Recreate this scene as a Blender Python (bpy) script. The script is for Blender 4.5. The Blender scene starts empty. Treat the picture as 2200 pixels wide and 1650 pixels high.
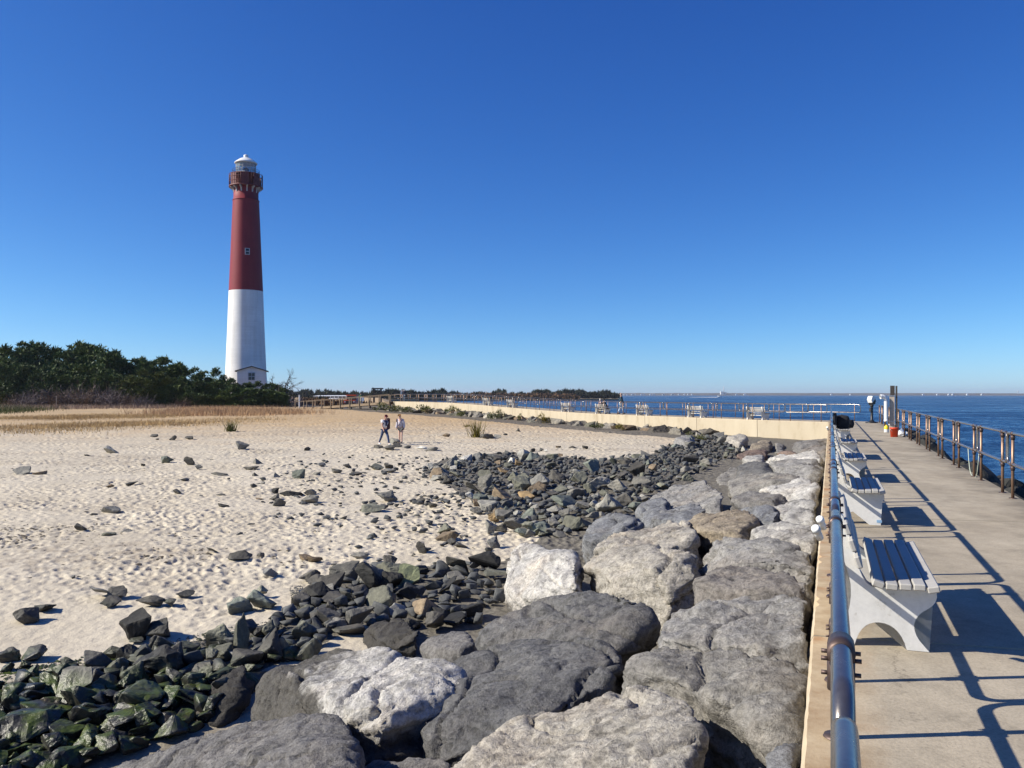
import bpy, bmesh, math, random
import numpy as np
from mathutils import Vector, Matrix

# ------------------------------------------------------------------ camera, sky, sun, exposure
SC = bpy.context.scene
COL = SC.collection
R = math.radians
F = 1820.0                      # focal length in photo pixels (2200 wide)
U0, V0 = 1100.0, 848.0          # principal column, horizon row
cam_d = bpy.data.cameras.new('camera')
cam_d.sensor_width = 36.0
cam_d.lens = 36.0 * F / 2200.0
cam_d.shift_y = 23.0 / 2200.0
cam_d.clip_start = 0.05
cam_d.clip_end = 30000
cam = bpy.data.objects.new('camera', cam_d)
cam.location = (0, 0, 0)
cam.rotation_euler = (R(90), 0, 0)
COL.objects.link(cam)
SC.camera = cam

SUN_DIR = Vector((-1.586, -0.12, 1.08)).normalized()      # towards the sun
SUN_EL = math.asin(SUN_DIR.z)
SUN_AZ = math.atan2(SUN_DIR.x, SUN_DIR.y)                  # clockwise from +Y
world = bpy.data.worlds.new('World')
SC.world = world
world.use_nodes = True
wn = world.node_tree
for n in list(wn.nodes):
    wn.nodes.remove(n)
wo = wn.nodes.new('ShaderNodeOutputWorld')
bg = wn.nodes.new('ShaderNodeBackground')
sky = wn.nodes.new('ShaderNodeTexSky')
sky.sky_type = 'NISHITA'
sky.sun_disc = False
sky.sun_elevation = SUN_EL
sky.sun_rotation = SUN_AZ
sky.altitude = 0
sky.air_density = 0.6
sky.dust_density = 0.3
sky.ozone_density = 3.0
# one colour grade for the whole sky: the phone's deep, contrasty blue
_sep = wn.nodes.new('ShaderNodeSeparateColor')
_cmb = wn.nodes.new('ShaderNodeCombineColor')
wn.links.new(sky.outputs[0], _sep.inputs[0])
for _i, (_pw, _gn) in enumerate(((1.573, 0.3861), (1.226, 0.8178), (0.825, 2.0207))):
    _p = wn.nodes.new('ShaderNodeMath')
    _p.operation = 'POWER'
    _p.inputs[1].default_value = _pw
    _m = wn.nodes.new('ShaderNodeMath')
    _m.operation = 'MULTIPLY'
    _m.inputs[1].default_value = _gn
    wn.links.new(_sep.outputs[_i], _p.inputs[0])
    wn.links.new(_p.outputs[0], _m.inputs[0])
    wn.links.new(_m.outputs[0], _cmb.inputs[_i])
wn.links.new(_cmb.outputs[0], bg.inputs['Color'])
bg.inputs['Strength'].default_value = 0.0683
wn.links.new(bg.outputs[0], wo.inputs['Surface'])

sun_d = bpy.data.lights.new('sun', 'SUN')
sun_d.energy = 5.0
sun_d.angle = R(0.5)
sun_d.color = (1.0, 0.93, 0.80)
sun = bpy.data.objects.new('sun', sun_d)
sun.rotation_euler = SUN_DIR.to_track_quat('Z', 'Y').to_euler()
sun.location = (-40, 0, 60)
COL.objects.link(sun)

SC.view_settings.view_transform = 'Standard'
SC.view_settings.look = 'None'
SC.view_settings.exposure = 0.55
SC.view_settings.gamma = 1.0
SC.view_settings.use_curve_mapping = False
SC.cycles.use_denoising = True
SC.cycles.max_bounces = 6
SC.cycles.transparent_max_bounces = 12
SC.cycles.caustics_reflective = False
SC.cycles.caustics_refractive = False

# ------------------------------------------------------------------ numpy noise
_rs = np.random.RandomState(7)
_perm = np.concatenate([_rs.permutation(256)] * 3).astype(np.int64)
_g = _rs.normal(size=(256, 3))
_g /= np.linalg.norm(_g, axis=1)[:, None]


def perlin(P):
    P = np.asarray(P, dtype=np.float64)
    I = np.floor(P).astype(np.int64)
    f = P - I
    w = f * f * f * (f * (f * 6 - 15) + 10)
    I &= 255
    out = 0.0
    for dx in (0, 1):
        a = _perm[(I[:, 0] + dx) & 255]
        wx = w[:, 0] if dx else 1 - w[:, 0]
        for dy in (0, 1):
            b = _perm[a + ((I[:, 1] + dy) & 255)]
            wy = w[:, 1] if dy else 1 - w[:, 1]
            for dz in (0, 1):
                g = _g[_perm[b + ((I[:, 2] + dz) & 255)]]
                wz = w[:, 2] if dz else 1 - w[:, 2]
                d = g[:, 0] * (f[:, 0] - dx) + g[:, 1] * (f[:, 1] - dy) + g[:, 2] * (f[:, 2] - dz)
                out = out + wx * wy * wz * d
    return out * 1.6


def fbm(P, octv=4, gain=0.5, lac=2.03):
    P = np.asarray(P, dtype=np.float64)
    a, o, s = 1.0, 0.0, 0.0
    for k in range(octv):
        o = o + a * perlin(P + 17.3 * k)
        s += a
        a *= gain
        P = P * lac
    return o / s


def worley2(x, y, seed=0):
    """distance to the nearest point of a jittered grid, unit cells"""
    ix = np.floor(x).astype(np.int64)
    iy = np.floor(y).astype(np.int64)
    best = np.full(x.shape, 9.0)
    for dx in (-1, 0, 1):
        for dy in (-1, 0, 1):
            cx, cy = ix + dx, iy + dy
            h = _perm[(_perm[(cx + seed) & 255] + cy) & 255]
            h2 = _perm[(h + 91 + (cx & 255)) & 255]
            px = cx + h / 255.0
            py = cy + h2 / 255.0
            d = (px - x) ** 2 + ((py - y) * 1.3) ** 2
            best = np.minimum(best, d)
    return np.sqrt(best)


# ------------------------------------------------------------------ the ground plan
DX, DY = 0.352, 0.936           # direction of the near walkway (unit)
NX, NY = 0.936, -0.352          # to its right
ZD = -1.67                      # deck of the near walkway


def st(s, t, z=0.0):
    return Vector((DX * s + NX * t, DY * s + NY * t, z))


_c0 = st(-6, -0.13)
_c1 = st(55.2, -0.13)
PATH = np.array([
    (_c0.x, _c0.y, ZD), (_c1.x, _c1.y, ZD), (16.2, 56.0, ZD), (13.4, 61.5, ZD), (10.5, 67.0, ZD), (7.75, 73.0, ZD),
    (5.06, 78.7, -1.62), (2.5, 84.2, -1.52), (0.0, 89.8, -1.40), (-2.8, 95.3, -1.24), (-7.4, 104.0, -1.01),
    (-14.9, 118.0, -0.97), (-17.2, 122.3, -0.97)])
SEG = np.linalg.norm(np.diff(PATH[:, :2], axis=0), axis=1)
CUM = np.concatenate([[0], np.cumsum(SEG)])
PLEN = CUM[-1]
WIDTH = 3.0


def offset_path(w):
    out = []
    for i in range(len(PATH)):
        ds = []
        if i > 0:
            ds.append((PATH[i, :2] - PATH[i - 1, :2]) / SEG[i - 1])
        if i < len(PATH) - 1:
            ds.append((PATH[i + 1, :2] - PATH[i, :2]) / SEG[i])
        ns = [np.array((d[1], -d[0])) for d in ds]
        m = sum(ns) / len(ns)
        m = m / np.dot(m, m)
        out.append((PATH[i, 0] + m[0] * w, PATH[i, 1] + m[1] * w, PATH[i, 2]))
    return np.array(out)


def along(d, off=0.0):
    """point at distance d along the beach-side edge, off metres to the right; with its heading"""
    OP = offset_path(off)
    i = int(min(max(np.searchsorted(CUM, d) - 1, 0), len(SEG) - 1))
    f = (d - CUM[i]) / SEG[i]
    p = OP[i] * (1 - f) + OP[i + 1] * f
    q = OP[i + 1] - OP[i]
    return Vector(p), math.atan2(q[1], q[0])


def along_u(u, off):
    best = None
    for d in np.arange(CUM[1] + 0.5, PLEN, 0.25):
        p, a = along(d, off)
        e = abs(U0 + F * p.x / p.y - u)
        if best is None or e < best[0]:
            best = (e, d)
    return best[1]


def sdist(x, y):
    """signed distance to the beach-side edge: negative on the beach"""
    x = np.asarray(x, float)
    y = np.asarray(y, float)
    best = np.full(x.shape, 1e9)
    sg = np.ones(x.shape)
    for i in range(len(SEG)):
        ax, ay = PATH[i, :2]
        bx, by = PATH[i + 1, :2]
        ux, uy = (bx - ax) / SEG[i], (by - ay) / SEG[i]
        lx, ly = x - ax, y - ay
        tt = lx * ux + ly * uy
        lo = -1e5 if i == 0 else 0.0
        hi = 1e5 if i == len(SEG) - 1 else SEG[i]
        tt = np.clip(tt, lo, hi)
        dx, dy = lx - ux * tt, ly - uy * tt
        dd = np.hypot(dx, dy)
        cr = lx * uy - ly * ux
        m = dd < best - 1e-9
        best = np.where(m, dd, best)
        sg = np.where(m, np.where(cr >= 0, 1.0, -1.0), sg)
    return best * sg


_ZY = [-20, 0, 7, 9.5, 11.5, 14, 20, 30, 48, 100, 140, 220, 600]
_ZZ = [-5.2, -4.9, -4.45, -4.15, -3.85, -3.62, -3.4, -3.15, -2.9, -2.4, -2.1, -1.9, -1.6]
SEA = -4.85


def zsand(x, y):
    return np.interp(np.asarray(y, float) + 0.10 * np.clip(np.asarray(x, float) + 2, -12, 0) * (np.asarray(y, float) < 30), _ZY, _ZZ)


def armour(x, y):
    """mean top of the armour stones beside the wall"""
    sd = sdist(x, y)
    s = np.asarray(x) * DX + np.asarray(y) * DY
    return np.maximum(-1.8 + 0.22 * sd - 0.018 * np.maximum(0, s - 20), zsand(x, y) + 0.30)


def ground(x, y):
    x = np.asarray(x, float)
    y = np.asarray(y, float)
    sd = sdist(x, y)
    s = x * DX + y * DY
    zs = zsand(x, y)
    left = np.maximum(zs, np.minimum(-1.8 + 0.30 * sd - 0.018 * np.clip(s - 20, 0, 60), -1.5) - 1.05)
    bank = np.interp(y, [50, 80, 105, 125], [-2.8, -2.75, -2.1, -2.0]) + 0.28 * np.minimum(sd, 0)
    left = np.where(s > 58, np.maximum(zs, bank), left)
    right = np.maximum(-2.9 - 0.62 * np.maximum(sd - 3.0, 0), -7.5)
    # beyond the end of the walkway the land goes on inland to the left
    shore = x + 17.0 + 0.16 * (y - 122)
    right = np.where((y > 122) & (sd > 0), np.maximum(right, np.minimum(-2.1 - np.maximum(shore, 0) * 0.3, -2.1)), right)
    return np.where(sd < 0, left, np.where(sd < 3.0, np.minimum(left, -2.7), right))


def ray(u, v):
    return (u - U0) / F, (V0 - v) / F


def hit(u, v, fn=ground, dz=0.0, y0=3.0, y1=400.0):
    """first point of the height field fn (+dz) seen through photo pixel (u, v)"""
    a, b = ray(u, v)
    ys = np.geomspace(y0, y1, 420)
    f = fn(a * ys, ys) + dz - b * ys
    k = np.argmax(f >= 0)
    if f[k] < 0:
        return Vector((a * y1, y1, b * y1))
    if k > 0:
        lo, hi = ys[k - 1], ys[k]
        y = lo + (hi - lo) * (-f[k - 1]) / (f[k] - f[k - 1])
    else:
        y = ys[0]
    return Vector((a * y, y, b * y))


def at(u, v, y):
    a, b = ray(u, v)
    return Vector((a * y, y, b * y))


# ------------------------------------------------------------------ object helpers
def tag(o, label=None, cat=None, group=None, kind=None):
    if label:
        o['label'] = label
    if cat:
        o['category'] = cat
    if group:
        o['group'] = group
    if kind:
        o['kind'] = kind
    return o


def empty(name, loc=(0, 0, 0), rz=0.0, parent=None):
    o = bpy.data.objects.new(name, None)
    o.empty_display_size = 0.2
    o.location = loc
    o.rotation_euler = (0, 0, rz)
    COL.objects.link(o)
    if parent:
        o.parent = parent
    return o


def link(name, me, mat=None, parent=None, loc=None, rot=None, scale=None):
    o = bpy.data.objects.new(name, me)
    if mat is not None and len(me.materials) == 0:
        me.materials.append(mat)
    COL.objects.link(o)
    if parent:
        o.parent = parent
    if loc is not None:
        o.location = loc
    if rot is not None:
        o.rotation_euler = rot
    if scale is not None:
        o.scale = scale
    return o


def mesh_np(name, V, Fc, smooth=False):
    me = bpy.data.meshes.new(name)
    V = np.asarray(V, dtype=np.float32)
    Fc = np.asarray(Fc, dtype=np.int32)
    k = Fc.shape[1]
    me.vertices.add(len(V))
    me.vertices.foreach_set('co', V.ravel())
    me.loops.add(Fc.size)
    me.loops.foreach_set('vertex_index', Fc.ravel())
    me.polygons.add(len(Fc))
    me.polygons.foreach_set('loop_start', np.arange(0, Fc.size, k, dtype=np.int32))
    if smooth:
        me.polygons.foreach_set('use_smooth', np.ones(len(Fc), dtype=bool))
    me.update(calc_edges=True)
    return me


def copy_tree(o, parent=None):
    c = o.copy()
    COL.objects.link(c)
    if parent:
        c.parent = parent
    for ch in o.children:
        copy_tree(ch, c)
    return c


class MB:
    """collects simple solids into one mesh"""

    def __init__(self):
        self.v = []
        self.f = []
        self.sm = []

    def add(self, vs, fs, smooth=False):
        b = len(self.v)
        self.v += [tuple(p) for p in vs]
        self.f += [tuple(b + i for i in f) for f in fs]
        self.sm += [smooth] * len(fs)
        return self

    def box(self, c, d, rz=0.0, M=None):
        x, y, z = d[0] / 2, d[1] / 2, d[2] / 2
        vs = [Vector((sx * x, sy * y, sz * z)) for sx in (-1, 1) for sy in (-1, 1) for sz in (-1, 1)]
        if M is None:
            M = Matrix.Rotation(rz, 3, 'Z')
        vs = [M @ p + Vector(c) for p in vs]
        return self.add(vs, [(0, 1, 3, 2), (4, 6, 7, 5), (0, 4, 5, 1), (2, 3, 7, 6), (0, 2, 6, 4), (1, 5, 7, 3)])

    def bevel_box(self, c, d, b=0.006, M=None):
        """box with chamfered edges"""
        x, y, z = d[0] / 2, d[1] / 2, d[2] / 2
        bm = bmesh.new()
        bmesh.ops.create_cube(bm, size=1.0)
        for q in bm.verts:
            q.co = Vector((q.co.x * 2 * x, q.co.y * 2 * y, q.co.z * 2 * z))
        bmesh.ops.bevel(bm, geom=bm.edges[:], offset=b, segments=1, affect='EDGES')
        bm.verts.index_update()
        M = M or Matrix.Identity(3)
        self.add([M @ q.co + Vector(c) for q in bm.verts], [[q.index for q in f.verts] for f in bm.faces])
        bm.free()
        return self

    def tube(self, path, r, n=8, closed=False, cap=True, smooth=True):
        P = [Vector(p) for p in path]
        m = len(P)
        rr = r if isinstance(r, (list, tuple)) else [r] * m
        up = Vector((0, 0, 1))
        tans = []
        for i in range(m):
            if closed:
                t = P[(i + 1) % m] - P[i - 1]
            else:
                t = P[min(i + 1, m - 1)] - P[max(i - 1, 0)]
            tans.append(t.normalized())
        t0 = tans[0]
        a = t0.orthogonal().normalized() if abs(t0.dot(up)) > 0.95 else t0.cross(up).normalized()
        vs = []
        for i in range(m):
            t = tans[i]
            a = (a - t * a.dot(t)).normalized()
            b = t.cross(a)
            for k in range(n):
                w = 2 * math.pi * k / n
                vs.append(P[i] + (a * math.cos(w) + b * math.sin(w)) * rr[i])
        fs = []
        for i in range(m if closed else m - 1):
            j = (i + 1) % m
            for k in range(n):
                k2 = (k + 1) % n
                fs.append((i * n + k, i * n + k2, j * n + k2, j * n + k))
        self.add(vs, fs, smooth)
        if cap and not closed:
            b0 = len(self.v) - len(vs)
            self.f.append(tuple(b0 + k for k in reversed(range(n))))
            self.f.append(tuple(b0 + (m - 1) * n + k for k in range(n)))
            self.sm += [False, False]
        return self

    def lathe(self, prof, n=24, c=(0, 0, 0), smooth=True, a0=0.0, a1=2 * math.pi):
        c = Vector(c)
        full = abs(a1 - a0 - 2 * math.pi) < 1e-6
        cols = n if full else n + 1
        vs = []
        for (r, z) in prof:
            for k in range(cols):
                w = a0 + (a1 - a0) * k / n
                vs.append(c + Vector((r * math.cos(w), r * math.sin(w), z)))
        fs = []
        for i in range(len(prof) - 1):
            for k in range(n):
                k2 = (k + 1) % cols
                fs.append((i * cols + k, i * cols + k2, (i + 1) * cols + k2, (i + 1) * cols + k))
        return self.add(vs, fs, smooth)

    def prism(self, poly, axis, d0, d1, M=None):
        """extrude a 2D polygon [(a, z)] along y from d0 to d1; M maps"""
        n = len(poly)
        M = M or Matrix.Identity(4)
        vs = [M @ Vector((a, d0, z)) for a, z in poly] + [M @ Vector((a, d1, z)) for a, z in poly]
        fs = [tuple(range(n)), tuple(reversed(range(n, 2 * n)))]
        fs += [(i, n + i, n + (i + 1) % n, (i + 1) % n) for i in range(n)]
        return self.add(vs, fs)

    def mesh(self, name):
        me = bpy.data.meshes.new(name)
        me.from_pydata(self.v, [], self.f)
        me.polygons.foreach_set('use_smooth', self.sm)
        me.update()
        return me

    def build(self, name, mat, parent=None, loc=None, rz=None):
        return link(name, self.mesh(name), mat, parent, loc, (0, 0, rz) if rz is not None else None)


# ------------------------------------------------------------------ materials
class NT:
    def __init__(self, name, rough=0.7, metal=0.0, spec=0.5):
        self.m = bpy.data.materials.new(name)
        self.m.use_nodes = True
        self.t = self.m.node_tree
        self.b = self.t.nodes['Principled BSDF']
        self.b.inputs['Roughness'].default_value = rough
        self.b.inputs['Metallic'].default_value = metal
        self.b.inputs['Specular IOR Level'].default_value = spec
        self._pos = None

    def n(self, typ, **kw):
        nd = self.t.nodes.new(typ)
        for k, v in kw.items():
            if hasattr(nd, k) and k[0].islower():
                setattr(nd, k, v)
        return nd

    def l(self, a, b):
        self.t.links.new(a, b)

    def pos(self):
        if self._pos is None:
            self._pos = self.n('ShaderNodeNewGeometry').outputs['Position']
        return self._pos

    def obj(self):
        return self.n('ShaderNodeTexCoord').outputs['Object']

    def mapv(self, vec, scale=(1, 1, 1), rot=(0, 0, 0), loc=(0, 0, 0)):
        m = self.n('ShaderNodeMapping')
        m.inputs['Scale'].default_value = scale
        m.inputs['Rotation'].default_value = rot
        m.inputs['Location'].default_value = loc
        self.l(vec, m.inputs['Vector'])
        return m.outputs[0]

    def noise(self, scale, detail=4, rough=0.55, vec=None, dist=0.0):
        nd = self.n('ShaderNodeTexNoise')
        nd.inputs['Scale'].default_value = scale
        nd.inputs['Detail'].default_value = detail
        nd.inputs['Roughness'].default_value = rough
        nd.inputs['Distortion'].default_value = dist
        self.l(vec if vec is not None else self.pos(), nd.inputs['Vector'])
        return nd.outputs['Fac']

    def voro(self, scale, vec=None, feature='F1', out='Distance'):
        nd = self.n('ShaderNodeTexVoronoi')
        nd.feature = feature
        nd.inputs['Scale'].default_value = scale
        self.l(vec if vec is not None else self.pos(), nd.inputs['Vector'])
        return nd.outputs[out]

    def ramp(self, fac, stops):
        nd = self.n('ShaderNodeValToRGB')
        cr = nd.color_ramp
        while len(cr.elements) < len(stops):
            cr.elements.new(0.5)
        for e, (p, c) in zip(cr.elements, stops):
            e.position = p
            e.color = (c, c, c, 1) if isinstance(c, (int, float)) else (c[0], c[1], c[2], 1)
        self.l(fac, nd.inputs[0])
        return nd.outputs[0]

    def math(self, op, a, b=None, c=None, clamp=False):
        nd = self.n('ShaderNodeMath')
        nd.operation = op
        nd.use_clamp = clamp
        for i, x in enumerate((a, b, c)):
            if x is None:
                continue
            if isinstance(x, (int, float)):
                nd.inputs[i].default_value = x
            else:
                self.l(x, nd.inputs[i])
        return nd.outputs[0]

    def mix(self, fac, a, b, mode='MIX'):
        nd = self.n('ShaderNodeMix')
        nd.data_type = 'RGBA'
        nd.blend_type = mode
        ins = [nd.inputs[0], nd.inputs[6], nd.inputs[7]]
        for i, x in zip(ins, (fac, a, b)):
            if isinstance(x, (int, float)):
                i.default_value = x
            elif isinstance(x, tuple):
                i.default_value = (x[0], x[1], x[2], 1)
            else:
                self.l(x, i)
        return nd.outputs[2]

    def sep(self, vec):
        nd = self.n('ShaderNodeSeparateXYZ')
        self.l(vec, nd.inputs[0])
        return nd.outputs

    def color(self, x):
        i = self.b.inputs['Base Color']
        if isinstance(x, tuple):
            i.default_value = (x[0], x[1], x[2], 1)
        else:
            self.l(x, i)
        return self

    def rough(self, x):
        i = self.b.inputs['Roughness']
        if isinstance(x, (int, float)):
            i.default_value = x
        else:
            self.l(x, i)
        return self

    def bump(self, h, strength=0.5, dist=0.02):
        nd = self.n('ShaderNodeBump')
        nd.inputs['Strength'].default_value = strength
        nd.inputs['Distance'].default_value = dist
        self.l(h, nd.inputs['Height'])
        self.l(nd.outputs[0], self.b.inputs['Normal'])
        return self


def srgb(r, g, b):
    def f(c):
        c /= 255.0
        return c / 12.92 if c <= 0.04045 else ((c + 0.055) / 1.055) ** 2.4
    return (f(r), f(g), f(b))


M = {}


def simple(name, col, rough=0.7, metal=0.0, var=0.12, scale=6.0, bump=0.0, spec=0.5):
    t = NT(name, rough, metal, spec)
    nz = t.noise(scale, 4, 0.6, t.obj())
    lo = tuple(c * (1 - var) for c in col)
    hi = tuple(min(1, c * (1 + var)) for c in col)
    t.color(t.ramp(nz, [(0.3, lo), (0.7, hi)]))
    if bump:
        t.bump(nz, bump, 0.01)
    M[name] = t.m
    return t


def mat_sand():
    t = NT('sand', 0.9, spec=0.15)
    p = t.pos()
    x, y, z = t.sep(p)
    n1 = t.noise(0.35, 5, 0.6)
    n2 = t.noise(3.0, 5, 0.65)
    n3 = t.noise(45.0, 2, 0.7)
    base = t.ramp(n1, [(0.3, (0.515, 0.452, 0.348)), (0.7, (0.605, 0.540, 0.428))])
    # yellower, grassier sand inland
    far = t.ramp(t.math('MULTIPLY_ADD', y, 1 / 140.0, t.math('MULTIPLY', t.math('SUBTRACT', n1, 0.5), 0.35)), [(0.33, 0.0), (0.58, 1.0)])
    base = t.mix(t.math('MULTIPLY', far, 0.90), base, t.ramp(n2, [(0.3, (0.42, 0.285, 0.145)), (0.7, (0.53, 0.385, 0.22))]))
    # grey-brown litter bands
    lit = t.noise(0.13, 3, 0.6, t.mapv(p, (0.6, 1.6, 1)))
    lit2 = t.math('MULTIPLY', t.ramp(lit, [(0.52, 0.0), (0.66, 1.0)]), t.ramp(n2, [(0.42, 0.0), (0.60, 1.0)]))
    base = t.mix(t.math('MULTIPLY', lit2, 0.55), base, (0.26, 0.21, 0.16))
    # speckles of dark shell and gravel
    sp = t.ramp(t.noise(22.0, 3, 0.75), [(0.62, 0.0), (0.70, 1.0)])
    spm = t.ramp(t.noise(0.8, 4, 0.7), [(0.45, 0.05), (0.72, 0.75)])
    base = t.mix(t.math('MULTIPLY', sp, spm), base, (0.10, 0.09, 0.08))
    base = t.mix(0.25, base, t.ramp(n3, [(0.3, 0.35), (0.7, 1.0)]), 'MULTIPLY')
    # damp and dark towards the pool
    damp = t.ramp(t.math('MULTIPLY_ADD', t.math('SUBTRACT', n2, 0.5), 0.5, z), [(0.0, 1.0), (1.0, 1.0)])
    dz = t.math('MULTIPLY_ADD', t.math('SUBTRACT', n2, 0.5), 0.5, t.math('ADD', z, 4.35))
    wet = t.ramp(dz, [(0.15, 1.0), (0.55, 0.0)])
    base = t.mix(t.math('MULTIPLY', wet, 0.8), base, (0.07, 0.062, 0.05))
    # dark gravel bed under the rubble, and grass-stained ground inland
    gb = t.n('ShaderNodeAttribute')
    gb.attribute_name = 'bed'
    gm = t.ramp(t.math('ADD', gb.outputs['Fac'], t.math('MULTIPLY', t.math('SUBTRACT', n2, 0.5), 1.1)), [(0.45, 0.0), (0.62, 1.0)])
    base = t.mix(t.math('MULTIPLY', gm, 0.9), base, t.ramp(t.noise(9.0, 5, 0.7), [(0.35, (0.045, 0.045, 0.042)), (0.65, (0.17, 0.155, 0.13))]))
    t.color(base)
    h = t.math('ADD', t.math('MULTIPLY', t.noise(7.0, 5, 0.6), 1.0), t.math('MULTIPLY', n3, 0.25))
    t.bump(h, 0.55, 0.06)
    M['sand'] = t.m


def mat_boulder():
    t = NT('boulder_stone', 0.85, spec=0.25)
    p = t.pos()
    oi = t.n('ShaderNodeObjectInfo')
    tone = oi.outputs['Color']
    rnd = oi.outputs['Random']
    off = t.n('ShaderNodeVectorMath')
    off.operation = 'ADD'
    cx = t.n('ShaderNodeCombineXYZ')
    t.l(t.math('MULTIPLY', rnd, 60.0), cx.inputs[0])
    t.l(t.math('MULTIPLY', rnd, 35.0), cx.inputs[1])
    t.l(p, off.inputs[0])
    t.l(cx.outputs[0], off.inputs[1])
    q = off.outputs[0]
    n1 = t.noise(1.3, 6, 0.62, q, 0.4)
    n2 = t.noise(6.0, 6, 0.68, q, 0.3)
    n3 = t.noise(34.0, 4, 0.7, q)
    bed = t.noise(2.2, 6, 0.65, t.mapv(q, (0.5, 0.9, 5.0), (0.25, 0.35, 0.4)), 0.6)
    c = t.mix(1.0, tone, t.ramp(n1, [(0.28, (0.70, 0.70, 0.72)), (0.5, (0.96, 0.96, 0.96)), (0.74, (1.14, 1.12, 1.08))]), 'MULTIPLY')
    c = t.mix(1.0, c, t.ramp(bed, [(0.30, 0.62), (0.48, 1.0), (0.70, 1.12)]), 'MULTIPLY')
    c = t.mix(0.85, c, t.ramp(n2, [(0.30, 0.42), (0.46, 0.95), (0.72, 1.20)]), 'MULTIPLY')
    vein = t.math('ABSOLUTE', t.math('SUBTRACT', t.noise(0.9, 3, 0.5, t.mapv(q, (1, 1, 1.8), (0.3, 0.2, 0), (5, 1, 7)), 0.6), 0.5))
    vg = t.ramp(t.noise(0.8, 2, 0.5, t.mapv(q, (1, 1, 1), (0, 0, 0), (3, 6, 2))), [(0.50, 0.0), (0.62, 0.75)])
    c = t.mix(vg, c, t.mix(1.0, c, t.ramp(vein, [(0.0, 0.35), (0.014, 1.0)]), 'MULTIPLY'))
    n4 = t.noise(15.0, 6, 0.75, q, 0.2)
    c = t.mix(0.85, c, t.ramp(n4, [(0.32, 0.45), (0.50, 1.0), (0.70, 1.18)]), 'MULTIPLY')
    c = t.mix(0.75, c, t.ramp(n3, [(0.34, 0.55), (0.58, 1.10)]), 'MULTIPLY')
    # warm staining and pale salt marks
    c = t.mix(t.math('MULTIPLY', t.ramp(t.noise(0.9, 4, 0.6, t.mapv(q, (1, 1, 1), (0, 0, 0), (9, 3, 4)), 0.5), [(0.52, 0.0), (0.72, 1.0)]), 0.30), c, t.mix(1.0, c, (1.0, 0.82, 0.64), 'MULTIPLY'))
    salt = t.math('MULTIPLY', t.ramp(t.noise(3.2, 6, 0.75, t.mapv(q, (1, 1, 1), (0, 0, 0), (2, 8, 1)), 0.8), [(0.62, 0.0), (0.72, 1.0)]), 0.25)
    c = t.mix(salt, c, (0.48, 0.46, 0.43))
    # tidal stain and painted gap shade, black below a ragged line
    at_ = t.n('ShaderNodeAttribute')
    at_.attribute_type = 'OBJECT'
    at_.attribute_name = 'tide_shade'
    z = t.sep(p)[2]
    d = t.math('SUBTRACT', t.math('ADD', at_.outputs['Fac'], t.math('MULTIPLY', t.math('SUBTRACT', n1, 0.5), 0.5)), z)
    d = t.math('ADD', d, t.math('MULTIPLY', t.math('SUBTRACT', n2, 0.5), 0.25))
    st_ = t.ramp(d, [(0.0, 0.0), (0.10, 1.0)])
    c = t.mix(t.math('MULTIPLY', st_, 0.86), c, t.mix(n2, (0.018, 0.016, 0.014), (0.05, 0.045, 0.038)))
    t.color(c)
    t.rough(t.ramp(n2, [(0.3, 0.78), (0.7, 0.95)]))
    h = t.math('ADD', t.math('ADD', n2, t.math('MULTIPLY', n4, 0.7)), t.math('ADD', t.math('MULTIPLY', n3, 0.30), t.math('MULTIPLY', bed, 0.8)))
    t.bump(h, 0.9, 0.045)
    M['boulder'] = t.m


def mat_rubble():
    t = NT('rubble_stone', 0.75, spec=0.35)
    p = t.pos()
    oi = t.n('ShaderNodeObjectInfo')
    tone = oi.outputs['Color']
    isl = t.n('ShaderNodeNewGeometry').outputs['Random Per Island']
    n1 = t.noise(4.0, 5, 0.65, None, 0.3)
    n2 = t.noise(22.0, 5, 0.7)
    c = t.mix(1.0, tone, t.ramp(n1, [(0.3, (0.55, 0.57, 0.60)), (0.7, (1.30, 1.28, 1.18))]), 'MULTIPLY')
    c = t.mix(0.7, c, t.ramp(n2, [(0.3, 0.55), (0.65, 1.15)]), 'MULTIPLY')
    c = t.mix(1.0, c, t.ramp(isl, [(0.0, 0.75), (1.0, 1.25)]), 'MULTIPLY')
    z = t.sep(p)[2]
    # weed and wet below the tideline
    wl = t.math('MULTIPLY_ADD', t.math('SUBTRACT', t.noise(0.9, 3, 0.6), 0.5), 0.7, z)
    wet = t.ramp(t.math('ADD', wl, 4.28), [(0.50, 1.0), (0.80, 0.0)])
    c = t.mix(t.math('MULTIPLY', wet, 0.80), c, (0.014, 0.014, 0.013))
    nz = t.sep(t.n('ShaderNodeNewGeometry').outputs['Normal'])[2]
    wl2 = t.ramp(t.math('ADD', wl, 4.28), [(0.40, 1.0), (0.72, 0.0)])
    alg = t.math('MULTIPLY', wl2, t.math('MULTIPLY', t.ramp(t.noise(2.6, 4, 0.65), [(0.44, 0.0), (0.58, 1.0)]), t.ramp(nz, [(0.0, 0.0), (0.5, 1.0)])))
    c = t.mix(t.math('MULTIPLY', alg, 0.9), c, t.ramp(n2, [(0.3, (0.022, 0.040, 0.006)), (0.7, (0.105, 0.140, 0.015))]))
    t.color(c)
    t.rough(t.mix(wet, 0.8, 0.33) if False else t.math('MULTIPLY_ADD', wet, -0.46, 0.82))
    t.bump(t.math('ADD', n1, t.math('MULTIPLY', n2, 0.5)), 0.6, 0.03)
    M['rubble'] = t.m


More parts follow.
